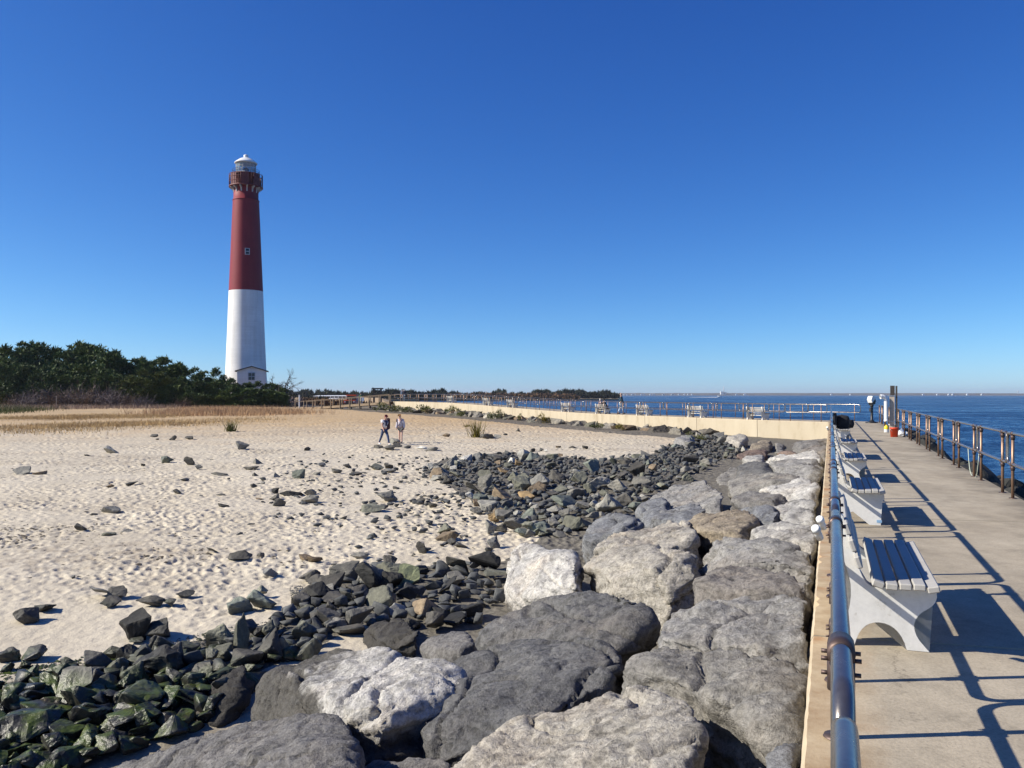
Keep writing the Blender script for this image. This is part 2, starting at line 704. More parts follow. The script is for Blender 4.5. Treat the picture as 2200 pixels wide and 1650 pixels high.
def mat_concrete():
    t = NT('concrete', 0.88, spec=0.25)
    p = t.pos()
    at_ = t.n('ShaderNodeAttribute')
    at_.attribute_name = 'tt'
    tt = at_.outputs['Fac']
    n1 = t.noise(0.55, 5, 0.6)
    n2 = t.noise(3.5, 6, 0.7)
    n3 = t.noise(60.0, 3, 0.7)
    # wear runs with the walking direction
    run = t.noise(1.0, 5, 0.6, t.mapv(p, (1.6, 0.35, 1), (0, 0, -0.36)))
    c = t.ramp(n1, [(0.3, (0.360, 0.305, 0.225)), (0.7, (0.440, 0.382, 0.290))])
    c = t.mix(0.7, c, t.ramp(run, [(0.35, 0.78), (0.62, 1.08)]), 'MULTIPLY')
    c = t.mix(0.6, c, t.ramp(n2, [(0.32, 0.70), (0.6, 1.06)]), 'MULTIPLY')
    c = t.mix(0.5, c, t.ramp(n3, [(0.32, 0.60), (0.58, 1.05)]), 'MULTIPLY')
    # old stains, drips and hairline cracks
    sp = t.ramp(t.noise(1.1, 5, 0.7, t.mapv(p, (1, 1, 1), (0, 0, 0), (4, 9, 0))), [(0.30, 0.62), (0.44, 1.0)])
    c = t.mix(0.8, c, sp, 'MULTIPLY')
    ck = t.n('ShaderNodeTexVoronoi')
    ck.feature = 'DISTANCE_TO_EDGE'
    ck.inputs['Scale'].default_value = 0.42
    wv = t.n('ShaderNodeVectorMath')
    wv.operation = 'ADD'
    cw = t.n('ShaderNodeCombineXYZ')
    t.l(t.math('MULTIPLY', n2, 0.7), cw.inputs[0])
    t.l(t.math('MULTIPLY', t.noise(2.6, 4, 0.6), 0.7), cw.inputs[1])
    t.l(p, wv.inputs[0])
    t.l(cw.outputs[0], wv.inputs[1])
    t.l(wv.outputs[0], ck.inputs['Vector'])
    cm = t.math('MULTIPLY', t.ramp(ck.outputs['Distance'], [(0.0, 1.0), (0.006, 0.0)]), t.ramp(n1, [(0.52, 0.0), (0.62, 0.6)]))
    c = t.mix(cm, c, (0.10, 0.085, 0.065))
    pit = t.ramp(t.noise(26.0, 3, 0.7), [(0.66, 0.0), (0.74, 0.55)])
    c = t.mix(pit, c, (0.12, 0.10, 0.08))
    # ochre strip and rust along the beach-side lip, dark damp strip along the sea side
    e = t.ramp(t.math('MULTIPLY_ADD', t.math('SUBTRACT', n2, 0.5), 0.22, tt), [(0.10, 1.0), (0.42, 0.0)])
    c = t.mix(t.math('MULTIPLY', e, 0.75), c, t.ramp(n2, [(0.35, (0.36, 0.235, 0.12)), (0.65, (0.55, 0.42, 0.255))]))
    ru = t.math('MULTIPLY', e, t.ramp(t.noise(1.7, 4, 0.6), [(0.56, 0.0), (0.68, 1.0)]))
    c = t.mix(t.math('MULTIPLY', ru, 0.65), c, (0.36, 0.145, 0.04))
    e2 = t.ramp(t.math('MULTIPLY_ADD', t.math('SUBTRACT', n1, 0.5), 1.2, tt), [(0.0, 0.0), (1.0, 0.0)])
    e3 = t.math('MULTIPLY', t.ramp(t.math('MULTIPLY_ADD', t.math('SUBTRACT', t.noise(1.5, 4, 0.65), 0.5), 1.6, t.math('SUBTRACT', tt, 2.0)), [(0.45, 0.0), (1.0, 1.0)]), 0.55)
    c = t.mix(e3, c, (0.10, 0.085, 0.065))
    # vertical faces: pale warm render with streaks
    nz = t.sep(t.n('ShaderNodeNewGeometry').outputs['Normal'])[2]
    vert = t.ramp(nz, [(0.35, 1.0), (0.7, 0.0)])
    stk = t.noise(1.2, 5, 0.65, t.mapv(p, (1.1, 1.1, 0.4)))
    wcol = t.ramp(stk, [(0.28, (0.36, 0.295, 0.20)), (0.46, (0.475, 0.405, 0.295)), (0.78, (0.53, 0.46, 0.345))])
    c = t.mix(vert, c, wcol)
    t.color(c)
    t.bump(t.math('ADD', t.math('MULTIPLY', n3, 0.5), n2), 0.35, 0.012)
    M['concrete'] = t.m


def mat_metal(name, col, rough, metal=0.85):
    t = NT(name, rough, metal)
    o = t.pos()
    n1 = t.noise(5.0, 5, 0.65, o)
    n2 = t.noise(60.0, 3, 0.6, o)
    lo = tuple(c * 0.72 for c in col)
    hi = tuple(min(1, c * 1.18) for c in col)
    t.color(t.mix(0.35, t.ramp(n1, [(0.3, lo), (0.7, hi)]), t.ramp(n2, [(0.3, 0.6), (0.7, 1.1)]), 'MULTIPLY'))
    t.rough(t.ramp(n1, [(0.3, rough * 0.8), (0.75, min(1, rough * 1.5))]))
    t.bump(n2, 0.12, 0.002)
    M[name] = t.m


def mat_leaf(name, a, b, c3, rough=0.65):
    t = NT(name, rough, spec=0.25)
    g = t.n('ShaderNodeNewGeometry')
    c = t.ramp(g.outputs['Random Per Island'], [(0.0, a), (0.55, b), (1.0, c3)])
    big = t.noise(0.35, 3, 0.6)
    oi = t.n('ShaderNodeObjectInfo').outputs['Random']
    c = t.mix(0.8, c, t.ramp(big, [(0.3, 0.62), (0.7, 1.25)]), 'MULTIPLY')
    c = t.mix(1.0, c, t.ramp(oi, [(0.0, (0.78, 0.80, 0.85)), (0.5, (1.0, 1.0, 0.9)), (1.0, (1.25, 1.12, 0.80))]), 'MULTIPLY')
    t.color(c)
    M[name] = t.m


def mat_water():
    t = NT('sea_water', 0.10, spec=0.5)
    p = t.pos()
    x, y, z = t.sep(p)
    a = t.noise(0.9, 4, 0.6, t.mapv(p, (1.0, 0.45, 1), (0, 0, 0.5)))
    b = t.noise(0.16, 4, 0.6, t.mapv(p, (1.0, 0.35, 1), (0, 0, 0.2)))
    big = t.noise(0.012, 4, 0.6, t.mapv(p, (0.35, 1.6, 1)))
    t.color(t.mix(1.0, (0.013, 0.045, 0.105), t.ramp(t.math('ADD', t.math('MULTIPLY', b, 0.6), t.math('MULTIPLY', big, 0.4)), [(0.38, (0.45, 0.50, 0.60)), (0.60, (1.45, 1.45, 1.35))]), 'MULTIPLY'))
    stk = t.noise(0.055, 5, 0.65, t.mapv(p, (0.35, 1.7, 1), (0, 0, 0.12)))
    t.rough(t.ramp(stk, [(0.36, 0.14), (0.64, 0.42)]))
    t.b.inputs['IOR'].default_value = 1.33
    h = t.math('ADD', t.math('MULTIPLY', a, 0.45), b)
    t.bump(h, 1.0, 1.8)
    M['water'] = t.m


def mat_tower(name, col, dirt, amt):
    t = NT(name, 0.6, spec=0.3)
    o = t.obj()
    st_ = t.noise(1.0, 5, 0.65, t.mapv(o, (1.6, 1.6, 0.10)))
    bl = t.noise(0.35, 4, 0.6, o)
    cs = t.noise(1.0, 2, 0.5, t.mapv(o, (0.2, 0.2, 7.0)))
    c = t.mix(t.math('MULTIPLY', t.ramp(st_, [(0.42, 0.0), (0.72, 1.0)]), amt), col, dirt)
    c = t.mix(0.5, c, t.ramp(bl, [(0.3, 0.80), (0.7, 1.10)]), 'MULTIPLY')
    c = t.mix(0.25, c, t.ramp(cs, [(0.4, 0.82), (0.6, 1.05)]), 'MULTIPLY')
    t.color(c)
    M[name] = t.m


mat_sand()
mat_boulder()
mat_rubble()
mat_concrete()
mat_metal('rail_metal', (0.30, 0.27, 0.245), 0.22, 0.85)
mat_metal('post_metal', (0.33, 0.215, 0.15), 0.42, 0.7)
mat_metal('collar_metal', (0.11, 0.075, 0.065), 0.45, 0.6)
mat_metal('steel', (0.55, 0.55, 0.55), 0.35, 0.9)
mat_water()
def mat_paint(name, col, grime):
    t = NT(name, 0.6, spec=0.35)
    p = t.pos()
    n1 = t.noise(3.0, 5, 0.65, p)
    n2 = t.noise(30.0, 4, 0.7, p)
    c = t.mix(t.math('MULTIPLY', t.ramp(n1, [(0.48, 0.0), (0.72, 1.0)]), 0.5), col, tuple(x * 0.72 for x in col))
    c = t.mix(t.ramp(t.math('ADD', t.math('MULTIPLY', n1, 0.6), t.math('MULTIPLY', n2, 0.4)), [(0.58, 0.0), (0.66, 0.7)]), c, grime)
    c = t.mix(0.4, c, t.ramp(n2, [(0.3, 0.8), (0.6, 1.05)]), 'MULTIPLY')
    t.color(c)
    t.bump(n2, 0.25, 0.004)
    M[name] = t.m


mat_paint('white_paint', (0.68, 0.67, 0.64), (0.30, 0.27, 0.22))
mat_paint('slat_paint', (0.41, 0.395, 0.365), (0.20, 0.17, 0.14))
simple('pvc', (0.80, 0.80, 0.78), 0.35, var=0.04)
simple('ramp_rail', (0.17, 0.125, 0.085), 0.8, var=0.25, scale=12)
simple('wood_grey', (0.46, 0.385, 0.30), 0.8, var=0.25, scale=12, bump=0.3)
simple('wood_dark', (0.055, 0.045, 0.038), 0.8, var=0.3, scale=12)
simple('ramp_wood', (0.26, 0.19, 0.12), 0.8, var=0.25, scale=5)
simple('bucket_red', (0.72, 0.07, 0.02), 0.4, var=0.06)
simple('plastic_yellow', (0.78, 0.60, 0.02), 0.4, var=0.06)
simple('plastic_white', (0.78, 0.78, 0.76), 0.4, var=0.05)
simple('black_iron', (0.016, 0.017, 0.019), 0.45, var=0.3)
simple('black_cloth', (0.012, 0.013, 0.017), 0.85, var=0.3)
mat_tower('tower_white', (0.76, 0.76, 0.75), (0.50, 0.46, 0.40), 0.35)
simple('gallery_red', (0.115, 0.014, 0.018), 0.6, var=0.2, scale=2)
simple('bracket_grey', (0.40, 0.39, 0.40), 0.6)
mat_tower('tower_red', (0.205, 0.014, 0.026), (0.24, 0.05, 0.055), 0.25)
simple('roof_dark', (0.035, 0.035, 0.04), 0.7, var=0.2)
simple('window_dark', (0.02, 0.028, 0.04), 0.15, var=0.2)
simple('frame_grey', (0.42, 0.44, 0.48), 0.5, var=0.1)
simple('bark', (0.085, 0.062, 0.045), 0.9, var=0.3, scale=3)
simple('twig_grey', (0.155, 0.125, 0.125), 0.9, var=0.3, scale=2)
simple('twig_brown', (0.13, 0.085, 0.06), 0.9, var=0.3, scale=2)
simple('dead_wood', (0.06, 0.048, 0.042), 0.9, var=0.3)
mat_leaf('pine', (0.040, 0.070, 0.022), (0.070, 0.112, 0.032), (0.125, 0.168, 0.050))
mat_leaf('pine_light', (0.050, 0.075, 0.016), (0.085, 0.110, 0.022), (0.130, 0.150, 0.036))
mat_leaf('bush', (0.050, 0.070, 0.014), (0.090, 0.105, 0.022), (0.150, 0.140, 0.040))
mat_leaf('bush_yellow', (0.120, 0.100, 0.012), (0.190, 0.150, 0.020), (0.260, 0.200, 0.040))
mat_leaf('grass_ochre', (0.380, 0.245, 0.105), (0.500, 0.340, 0.160), (0.600, 0.450, 0.260), 0.8)
mat_leaf('grass_pink', (0.280, 0.185, 0.135), (0.390, 0.275, 0.200), (0.520, 0.400, 0.300), 0.8)
mat_leaf('grass_green', (0.050, 0.075, 0.015), (0.090, 0.110, 0.030), (0.170, 0.150, 0.060), 0.8)
mat_leaf('far_trees', (0.020, 0.028, 0.014), (0.034, 0.042, 0.020), (0.060, 0.058, 0.030), 0.9)
mat_leaf('far_reeds', (0.110, 0.062, 0.040), (0.150, 0.090, 0.055), (0.190, 0.120, 0.075), 0.9)

# ------------------------------------------------------------------ the ground: one sheet, finer near the viewer
def build_ground():
    th = np.concatenate([np.linspace(-1.25, -0.63, 60), np.linspace(-0.62, 0.40, 780), np.linspace(0.405, 0.80, 60)])
    rr = np.concatenate([np.geomspace(2.5, 9.0, 40), np.geomspace(9.1, 60, 680), np.geomspace(60.5, 160, 150), np.geomspace(163, 900, 40)])
    T, Q = np.meshgrid(th, rr)
    X = (Q * np.sin(T)).ravel()
    Y = (Q * np.cos(T)).ravel()
    Z = ground(X, Y)
    sd = sdist(X, Y)
    rad = np.hypot(X, Y)
    P2 = np.stack([X, Y, np.zeros_like(X)], 1)
    # soft hummocks, then trampled dimples
    Z = Z + 0.10 * fbm(P2 * 0.16, 3) * np.clip(rad / 20, 0, 1)
    open_sand = np.clip((-sd - 2.0) / 3.0, 0, 1)
    tr = np.clip((Y - 13.5) / 4.5 + fbm(P2 * 0.25, 3) * 0.9, 0.10, 1) * np.clip((120 - rad) / 40, 0, 1) * open_sand
    w1 = worley2(X * 3.1 + 0.9 * fbm(P2 * 0.9, 2), Y * 2.6 + 0.7 * fbm(P2 * 0.8 + 9, 2))
    w2 = worley2(X * 5.3 + 9, Y * 4.6 + 4, 37)
    foot = -0.050 * np.exp(-(w1 / 0.30) ** 4) + 0.018 * np.exp(-((w1 - 0.5) / 0.16) ** 2) - 0.034 * np.exp(-(w2 / 0.30) ** 4)
    foot = foot + 0.055 * fbm(P2 * 1.15, 4, 0.6)
    tr = tr * np.clip(0.75 + 1.5 * fbm(P2 * 0.33 + 3, 3), 0.12, 1.35)
    Z = Z + tr * foot + 0.012 * fbm(P2 * 3.0, 3)
    nc = len(th)
    nr = len(rr)
    idx = np.arange(nr * nc).reshape(nr, nc)
    Fc = np.stack([idx[:-1, :-1], idx[:-1, 1:], idx[1:, 1:], idx[1:, :-1]], -1).reshape(-1, 4)
    me = mesh_np('sand_ground', np.stack([X, Y, Z], 1), Fc[:, ::-1], True)
    # where the rubble lies on a gravel bed
    U = U0 + F * X / np.maximum(Y, 0.5)
    Vv = V0 - F * Z / np.maximum(Y, 0.5)
    bed = np.zeros(len(X), np.float32)
    for poly in (PILE, SHELF):
        wp = [hit(u, v) for u, v in poly]
        inn = np.zeros(len(X), bool)
        for i in range(len(wp)):
            x1, y1 = wp[i].x, wp[i].y
            x2, y2 = wp[i - 1].x, wp[i - 1].y
            c = ((y1 > Y) != (y2 > Y)) & (X < (x2 - x1) * (Y - y1) / (y2 - y1 + 1e-9) + x1)
            inn ^= c
        bed = np.maximum(bed, inn.astype(np.float32) * 0.8)
    bed = np.maximum(bed, np.where((sd > np.where(Y < 32, -6.3, -5.5)) & (sd < 20), 1.0, 0.0).astype(np.float32) * np.where(Y < 60, 1, 0.7))
    at_ = me.attributes.new('bed', 'FLOAT', 'POINT')
    at_.data.foreach_set('value', bed.astype(np.float32))
    tag(link('sand_ground', me, M['sand']), kind='structure')


PILE = [(905, 1010), (960, 985), (1085, 972), (1290, 988), (1400, 975), (1440, 955), (1500, 936), (1560, 936), (1610, 962), (1570, 985), (1520, 1005), (1470, 1030), (1405, 1055), (1372, 1095), (1300, 1108), (1255, 1125), (1225, 1150),
        (1120, 1150), (1080, 1118), (1030, 1085), (960, 1045)]
SHELF = [(1070, 1195), (960, 1215), (830, 1215), (700, 1250), (560, 1345), (430, 1375), (250, 1400), (100, 1455), (0, 1470), (-60, 1480), (-60, 1690), (120, 1680), (300, 1600), (420, 1560), (505, 1490), (560, 1440), (700, 1380), (770, 1345), (905, 1345), (1030, 1345), (1040, 1310), (1085, 1290), (1062, 1235)]
build_ground()


def build_sea():
    # choppy sheet off the walkway, coarser further out
    th = np.concatenate([np.linspace(-1.3, -0.25, 30), np.linspace(-0.24, 0.62, 560), np.linspace(0.63, 1.3, 20)])
    rr = np.concatenate([np.geomspace(6, 24, 10), np.geomspace(25, 420, 380), np.geomspace(430, 11000, 50)])
    T, Q = np.meshgrid(th, rr)
    X = (Q * np.sin(T)).ravel()
    Y = (Q * np.cos(T)).ravel()
    rad = np.hypot(X, Y)
    P2 = np.stack([X * 0.9 + Y * 0.25, Y * 0.55 - X * 0.15, np.zeros_like(X)], 1)
    a = np.clip((420 - rad) / 250, 0, 1)
    Z = SEA + a * (0.16 * (1 - 2 * np.abs(perlin(P2 * 0.33))) + 0.07 * (1 - 2 * np.abs(perlin(P2 * 0.95 + 5))) + 0.10 * perlin(P2 * 0.12))
    nc, nr = len(th), len(rr)
    idx = np.arange(nr * nc).reshape(nr, nc)
    Fc = np.stack([idx[:-1, :-1], idx[:-1, 1:], idx[1:, 1:], idx[1:, :-1]], -1).reshape(-1, 4)
    me = mesh_np('sea', np.stack([X, Y, Z], 1), Fc[:, ::-1], True)
    tag(link('sea', me, M['water']), kind='structure')


build_sea()

# ------------------------------------------------------------------ the concrete walkway
LP = offset_path(0.0)
RP = offset_path(WIDTH)


def lerp_path(OP, d):
    i = int(min(max(np.searchsorted(CUM, d, side='right') - 1, 0), len(SEG) - 1))
    f = (d - CUM[i]) / SEG[i]
    return OP[i] * (1 - f) + OP[i + 1] * f


def build_walkway():
    root = tag(empty('walkway', (0, 0, 0)), kind='structure')
    # panel ends; corners of the line always fall on a joint
    ends = []
    for i in range(len(SEG)):
        k = max(1, int(round(SEG[i] / (6.1 if i == 0 else 5.6))))
        for j in range(k):
            ends.append(CUM[i] + SEG[i] * j / k)
    ends.append(PLEN)
    g = 0.009
    rng = random.Random(3)
    for a, b in zip(ends[:-1], ends[1:]):
        near = a < 40
        g = 0.009 if near else 0.02
        la, lb = lerp_path(LP, a + g), lerp_path(LP, b - g)
        ra, rb = lerp_path(RP, a + g), lerp_path(RP, b - g)
        nl = 60 if near else 10
        nt = 6
        bm = bmesh.new()
        tl = bm.verts.layers.float.new('tt')
        ch = 0.018
        top, rows = [], []
        # cross-section: bottom-left, shoulder-left, lip, top..., shoulder-right, bottom-right
        prof = [(0.03, -1.25), (0.0, -ch - 0.02), (ch, 0.0), (0.35, 0.0), (1.0, 0.0), (1.8, 0.0), (WIDTH - 0.35, 0.0), (WIDTH - ch, 0.0), (WIDTH, -ch - 0.02), (WIDTH, -1.25)]
        dz = rng.uniform(-0.004, 0.004)
        for i in range(nl + 1):
            f = i / nl
            L = la * (1 - f) + lb * f
            Rr = ra * (1 - f) + rb * f
            row = []
            for (tt, zz) in prof:
                q = tt / WIDTH
                p = L * (1 - q) + Rr * q
                jx = 0.0
                if tt <= ch and near:       # chipped, ragged lip
                    jx = 0.5 * abs(rng.gauss(0, 0.006)) + (0.03 if rng.random() < 0.04 else 0)
                v = bm.verts.new((p[0] + NX * jx, p[1] + NY * jx, p[2] + zz + dz))
                v[tl] = tt
                row.append(v)
            rows.append(row)
        for i in range(nl):
            for k in range(len(prof) - 1):
                bm.faces.new((rows[i][k], rows[i + 1][k], rows[i + 1][k + 1], rows[i][k + 1]))
        bm.faces.new(rows[0])
        bm.faces.new(list(reversed(rows[-1])))
        bmesh.ops.recalc_face_normals(bm, faces=bm.faces)
        me = bpy.data.meshes.new('concrete_panel')
        bm.to_mesh(me)
        bm.free()
        link('concrete_panel', me, M['concrete'], root)
    # dark core that closes the joints
    mb = MB()
    for i in range(len(SEG)):
        vs = []
        for OP, off in ((offset_path(0.06), 0), (offset_path(WIDTH - 0.06), 0)):
            for p in (OP[i], OP[i + 1]):
                vs += [(p[0], p[1], p[2] - 0.03), (p[0], p[1], p[2] - 1.6)]
        mb.add(vs, [(0, 2, 6, 4), (1, 5, 7, 3), (0, 1, 3, 2), (4, 6, 7, 5)])
    mb.build('core', M['wood_dark'], root)


build_walkway()

# ------------------------------------------------------------------ railings
PITCH = 3.05
ORD = ['first', 'second', 'third', 'fourth', 'fifth', 'sixth', 'seventh', 'eighth', 'ninth', 'tenth', 'eleventh', 'twelfth', 'thirteenth',
       'fourteenth', 'fifteenth', 'sixteenth', 'seventeenth', 'eighteenth', 'nineteenth', 'twentieth'] + ['%dth' % i for i in range(21, 60)]


def loop_path(L, z0, z1, r, n):
    pts = []
    for cx, cz, a0 in ((L - r, z1 - r, 90), (L - r, z0 + r, 0), (r, z0 + r, -90), (r, z1 - r, 180)):
        for k in range(n + 1):
            a = R(a0 - 90 * k / n)
            pts.append((cx + r * math.cos(a), 0, cz + r * math.sin(a)))
    return pts


def rail_meshes(L, hi):
    n = 16 if hi else 7
    a = MB().tube(loop_path(L, 0.55, 1.05, 0.11, 6 if hi else 3), 0.0242, n, closed=True)
    b = MB().tube([(0, 0, 0), (0, 0, 1.035)], 0.0242, n)
    c = MB()
    c.lathe([(0.0245, -0.10), (0.0325, -0.098), (0.0325, -0.012), (0.0, -0.012)], n, (0, 0, 0))
    # horizontal sleeve on the rail
    if hi:
        ms = MB()
        ms.lathe([(0.0243, -0.05), (0.0325, -0.048), (0.0325, 0.048), (0.0243, 0.05)], n)
        c.add([(v[2], v[1], v[0]) for v in ms.v], [tuple(reversed(f)) for f in ms.f], True)
        for sx in (-0.035, 0.035):
            for sy in (-1, 1):
                c.tube([(sx * 0.9, sy * 0.024, -0.016), (sx * 0.9, sy * 0.046, -0.016)], 0.0055, 6)
                if sx < 0:
                    c.tube([(0.0, sy * 0.024, -0.06), (0.0, sy * 0.046, -0.06)], 0.0055, 6)
    f = MB().lathe([(0.0, 0.012), (0.055, 0.012), (0.06, 0.0)], n)
    return [x.mesh(nm) for x, nm in ((a, 'rail_loop'), (b, 'post'), (c, 'collar'), (f, 'foot_plate'))]


RM_HI = rail_meshes(PITCH - 0.05, True)
RM_LO = rail_meshes(PITCH - 0.05, False)


def rail_panel(p0, p1, hi, label, group, collars=True):
    p0, p1 = Vector(p0), Vector(p1)
    d = p1 - p0
    L = Vector((d.x, d.y)).length
    me = RM_HI if hi else RM_LO
    if abs(L - PITCH) > 0.12:
        me = rail_meshes(L - 0.05, hi)
    root = empty('railing_panel', p0, math.atan2(d.y, d.x))
    root.rotation_euler = (0, -math.atan2(d.z, L), math.atan2(d.y, d.x))
    tag(root, label, 'railing', group)
    link('rail_loop', me[0], M['rail_metal'], root, (0.025, 0, 0))
    for x in (0.43, L - 0.43):
        link('post', me[1], M['post_metal'], root, (x, 0, 0))
        if collars:
            link('collar', me[2], M['collar_metal'], root, (x, 0, 1.045))
            link('collar', me[2], M['collar_metal'], root, (x, 0, 0.55))
        if hi:
            link('foot_plate', me[3], M['collar_metal'], root, (x, 0, 0.003))
    return root


_k = 0
s = 1.80 - PITCH
while s + PITCH < 54.9:
    hi = s < 22
    rail_panel(st(s, 0.024, ZD), st(s + PITCH, 0.024, ZD), hi, ('bronze pipe railing panel on the near walkway beach side, %s from the camera' % ORD[_k] if True else ''),
               'railing panels beside the benches')
    s += PITCH
    _k += 1
rail_panel(st(s, 0.024, ZD), st(55.0, 0.024, ZD), False, 'short bronze pipe railing panel at the inner corner of the walkway', 'railing panels beside the benches')
_k = 0
s = 16.0 - 3 * PITCH
while s + PITCH < 53.5:
    if s > 8:
        rail_panel(st(s, 2.74, ZD), st(s + PITCH, 2.74, ZD), True, 'brown pipe railing panel on the sea side of the near walkway, %s from the camera' % ORD[_k], 'railing panels along the sea edge')
        _k += 1
    s += PITCH
_send = s
_p, _a = along(CUM[1] + 0.2, WIDTH - 0.16)
rail_panel(st(_send, 2.74, ZD), st(55.6, 2.74, ZD), False, 'pipe railing panel beside the viewer at the outer corner', 'railing panels along the sea edge')


def rail_run(off, d0, side, group):
    OP = offset_path(off)
    pts = [along(d, off)[0] for d in np.arange(d0, PLEN, PITCH)]
    for i, (p, q) in enumerate(zip(pts[:-1], pts[1:])):
        rail_panel(p, q, False, 'pipe railing panel on the %s side of the curving far walkway, %s from the corner' % (side, ORD[i]), group, collars=False)


rail_run(0.155, CUM[1] + 0.25, 'beach', 'railing panels on the far walkway, beach side')
rail_run(WIDTH - 0.16, CUM[1] + 0.9, 'sea', 'railing panels on the far walkway, sea side')


# ------------------------------------------------------------------ benches
def bez(p0, p1, p2, n=6):
    return [((1 - t) ** 2 * p0[0] + 2 * t * (1 - t) * p1[0] + t * t * p2[0], (1 - t) ** 2 * p0[1] + 2 * t * (1 - t) * p1[1] + t * t * p2[1]) for t in [i / n for i in range(n)]]


def bench_profile():
    pr = []
    pr += bez((-0.02, 0.0), (0.13, 0.28), (0.07, 0.47))
    pr += bez((0.07, 0.47), (0.02, 0.62), (-0.05, 0.83))
    pr += bez((-0.05, 0.83), (-0.045, 0.875), (0.0, 0.875), 4)
    pr += bez((0.0, 0.875), (0.035, 0.87), (0.04, 0.83), 4)
    pr += bez((0.04, 0.83), (0.12, 0.60), (0.145, 0.50))
    pr += bez((0.145, 0.50), (0.18, 0.405), (0.24, 0.395), 5)
    pr += [(0.24, 0.395), (0.56, 0.415), (0.63, 0.41)]
    pr += bez((0.645, 0.39), (0.66, 0.33), (0.60, 0.285), 5)
    pr += bez((0.60, 0.285), (0.445, 0.20), (0.535, 0.07), 8)
    pr += [(0.535, 0.07), (0.60, 0.0), (0.455, 0.0)]
    pr += bez((0.455, 0.0), (0.41, 0.165), (0.275, 0.165), 7)
    pr += bez((0.275, 0.165), (0.15, 0.165), (0.11, 0.0), 7)
    return pr + [(0.11, 0.0)]


def fan_prism(poly, d0, d1):
    """like MB.prism but the caps are triangulated (the outline is concave)"""
    bm = bmesh.new()
    a = [bm.verts.new((x, d0, z)) for x, z in poly]
    f = bm.faces.new(a)
    bmesh.ops.triangulate(bm, faces=[f], ngon_method='EAR_CLIP')
    r = bmesh.ops.extrude_face_region(bm, geom=bm.faces[:])
    for q in r['geom']:
        if isinstance(q, bmesh.types.BMVert):
            q.co.y = d1
    bmesh.ops.recalc_face_normals(bm, faces=bm.faces)
    me = bpy.data.meshes.new('end_support')
    bm.to_mesh(me)
    bm.free()
    return me


SUP = fan_prism([(x * 0.92, z) for x, z in bench_profile()], -0.055, 0.055)
_bl = 1.78
_sl = MB().bevel_box((0, 0, 0), (0.0725, _bl, 0.042), 0.007).mesh('seat_slat')
_bs = MB().bevel_box((0, 0, 0), (0.036, _bl, 0.082), 0.008).mesh('back_slat')
_st = MB().box((0, 0, 0), (0.07, 1.35, 0.06)).mesh('stretcher')


def make_bench():
    root = empty('park_bench')
    for y in (-0.70, 0.70):
        link('end_support', SUP, M['white_paint'], root, (0, y, 0))
    zs = [0.442, 0.432, 0.437, 0.440, 0.432]
    tilt = [0.32, 0.05, 0.0, 0.0, -0.22]
    for i in range(5):
        link('seat_slat', _sl, M['slat_paint'], root, (0.241 + i * 0.081, 0, zs[i]), (0, tilt[i], 0))
    for i in range(3):
        z = 0.575 + i * 0.108
        x = 0.130 - (z - 0.52) * 0.32 + 0.010
        link('back_slat', _bs, M['slat_paint'], root, (x, 0, z), (0, -0.32, 0))
    link('stretcher', _st, M['slat_paint'], root, (0.20, 0, 0.30))
    return root


_bench0 = None


def place_bench(p, heading, label, group):
    """heading: direction of the walkway; the back of the seat is towards the beach"""
    global _bench0
    if _bench0 is None:
        _bench0 = make_bench()
        o = _bench0
    else:
        o = copy_tree(_bench0)
    o.location = p
    o.rotation_euler = (0, 0, heading - math.pi / 2)
    tag(o, label, 'bench', group)
    return o


HEAD = math.atan2(DY, DX)
NB = [(6.85, 'white concrete and slat bench nearest the camera, beside the railing'),
      (12.55, 'second white bench from the camera, with a small blue mark, along the near railing'),
      (18.2, 'third white bench from the camera along the near railing'),
      (24.3, 'fourth white bench from the camera along the near railing'),
      (32.8, 'white bench with black bags on it at the end of the near railing')]
for s_, lb in NB:
    place_bench(st(s_, 0.048, ZD), HEAD, lb, 'benches along the near railing')
FB = [(1627, 'white bench on the far walkway closest to the corner'), (1497, 'second white bench from the corner on the far walkway'),
      (1383, 'third white bench from the corner, just right of the walking man'), (1293, 'white bench on the far walkway with two people seated'),
      (1218, 'white bench left of the seated couple on the far walkway'), (1100, 'white bench on the rising far walkway, sixth from the corner'),
      (1047, 'white bench on the rising far walkway, seventh from the corner'), (970, 'farthest white bench on the far walkway')]
FBP = {}
for u, lb in FB:
    d = along_u(u, 0.45)
    p, a = along(d, 0.22)
    FBP[u] = (p, a)
    place_bench(p, a, lb, 'benches on the far walkway')
# small blue plate on the second bench's front foot
_bb = [o for o in bpy.data.objects if o.get('label') == NB[1][1]][0]
MB().box((0.535, -0.757, 0.05), (0.06, 0.004, 0.035)).build('name_plate', simple('plate_blue', (0.25, 0.42, 0.62), 0.3).m, _bb)

# ------------------------------------------------------------------ armour boulders
TONES = {'white': (0.52, 0.50, 0.465), 'cream': (0.405, 0.375, 0.325), 'grey': (0.295, 0.285, 0.27), 'blue': (0.216, 0.221, 0.230), 'dark': (0.150, 0.148, 0.147),
         'tan': (0.315, 0.265, 0.20), 'greige': (0.262, 0.248, 0.225), 'brown': (0.225, 0.205, 0.185), 'red': (0.212, 0.156, 0.129), 'light': (0.40, 0.385, 0.36), 'mid': (0.202, 0.193, 0.184)}


def dg():
    return bpy.context.evaluated_depsgraph_get()


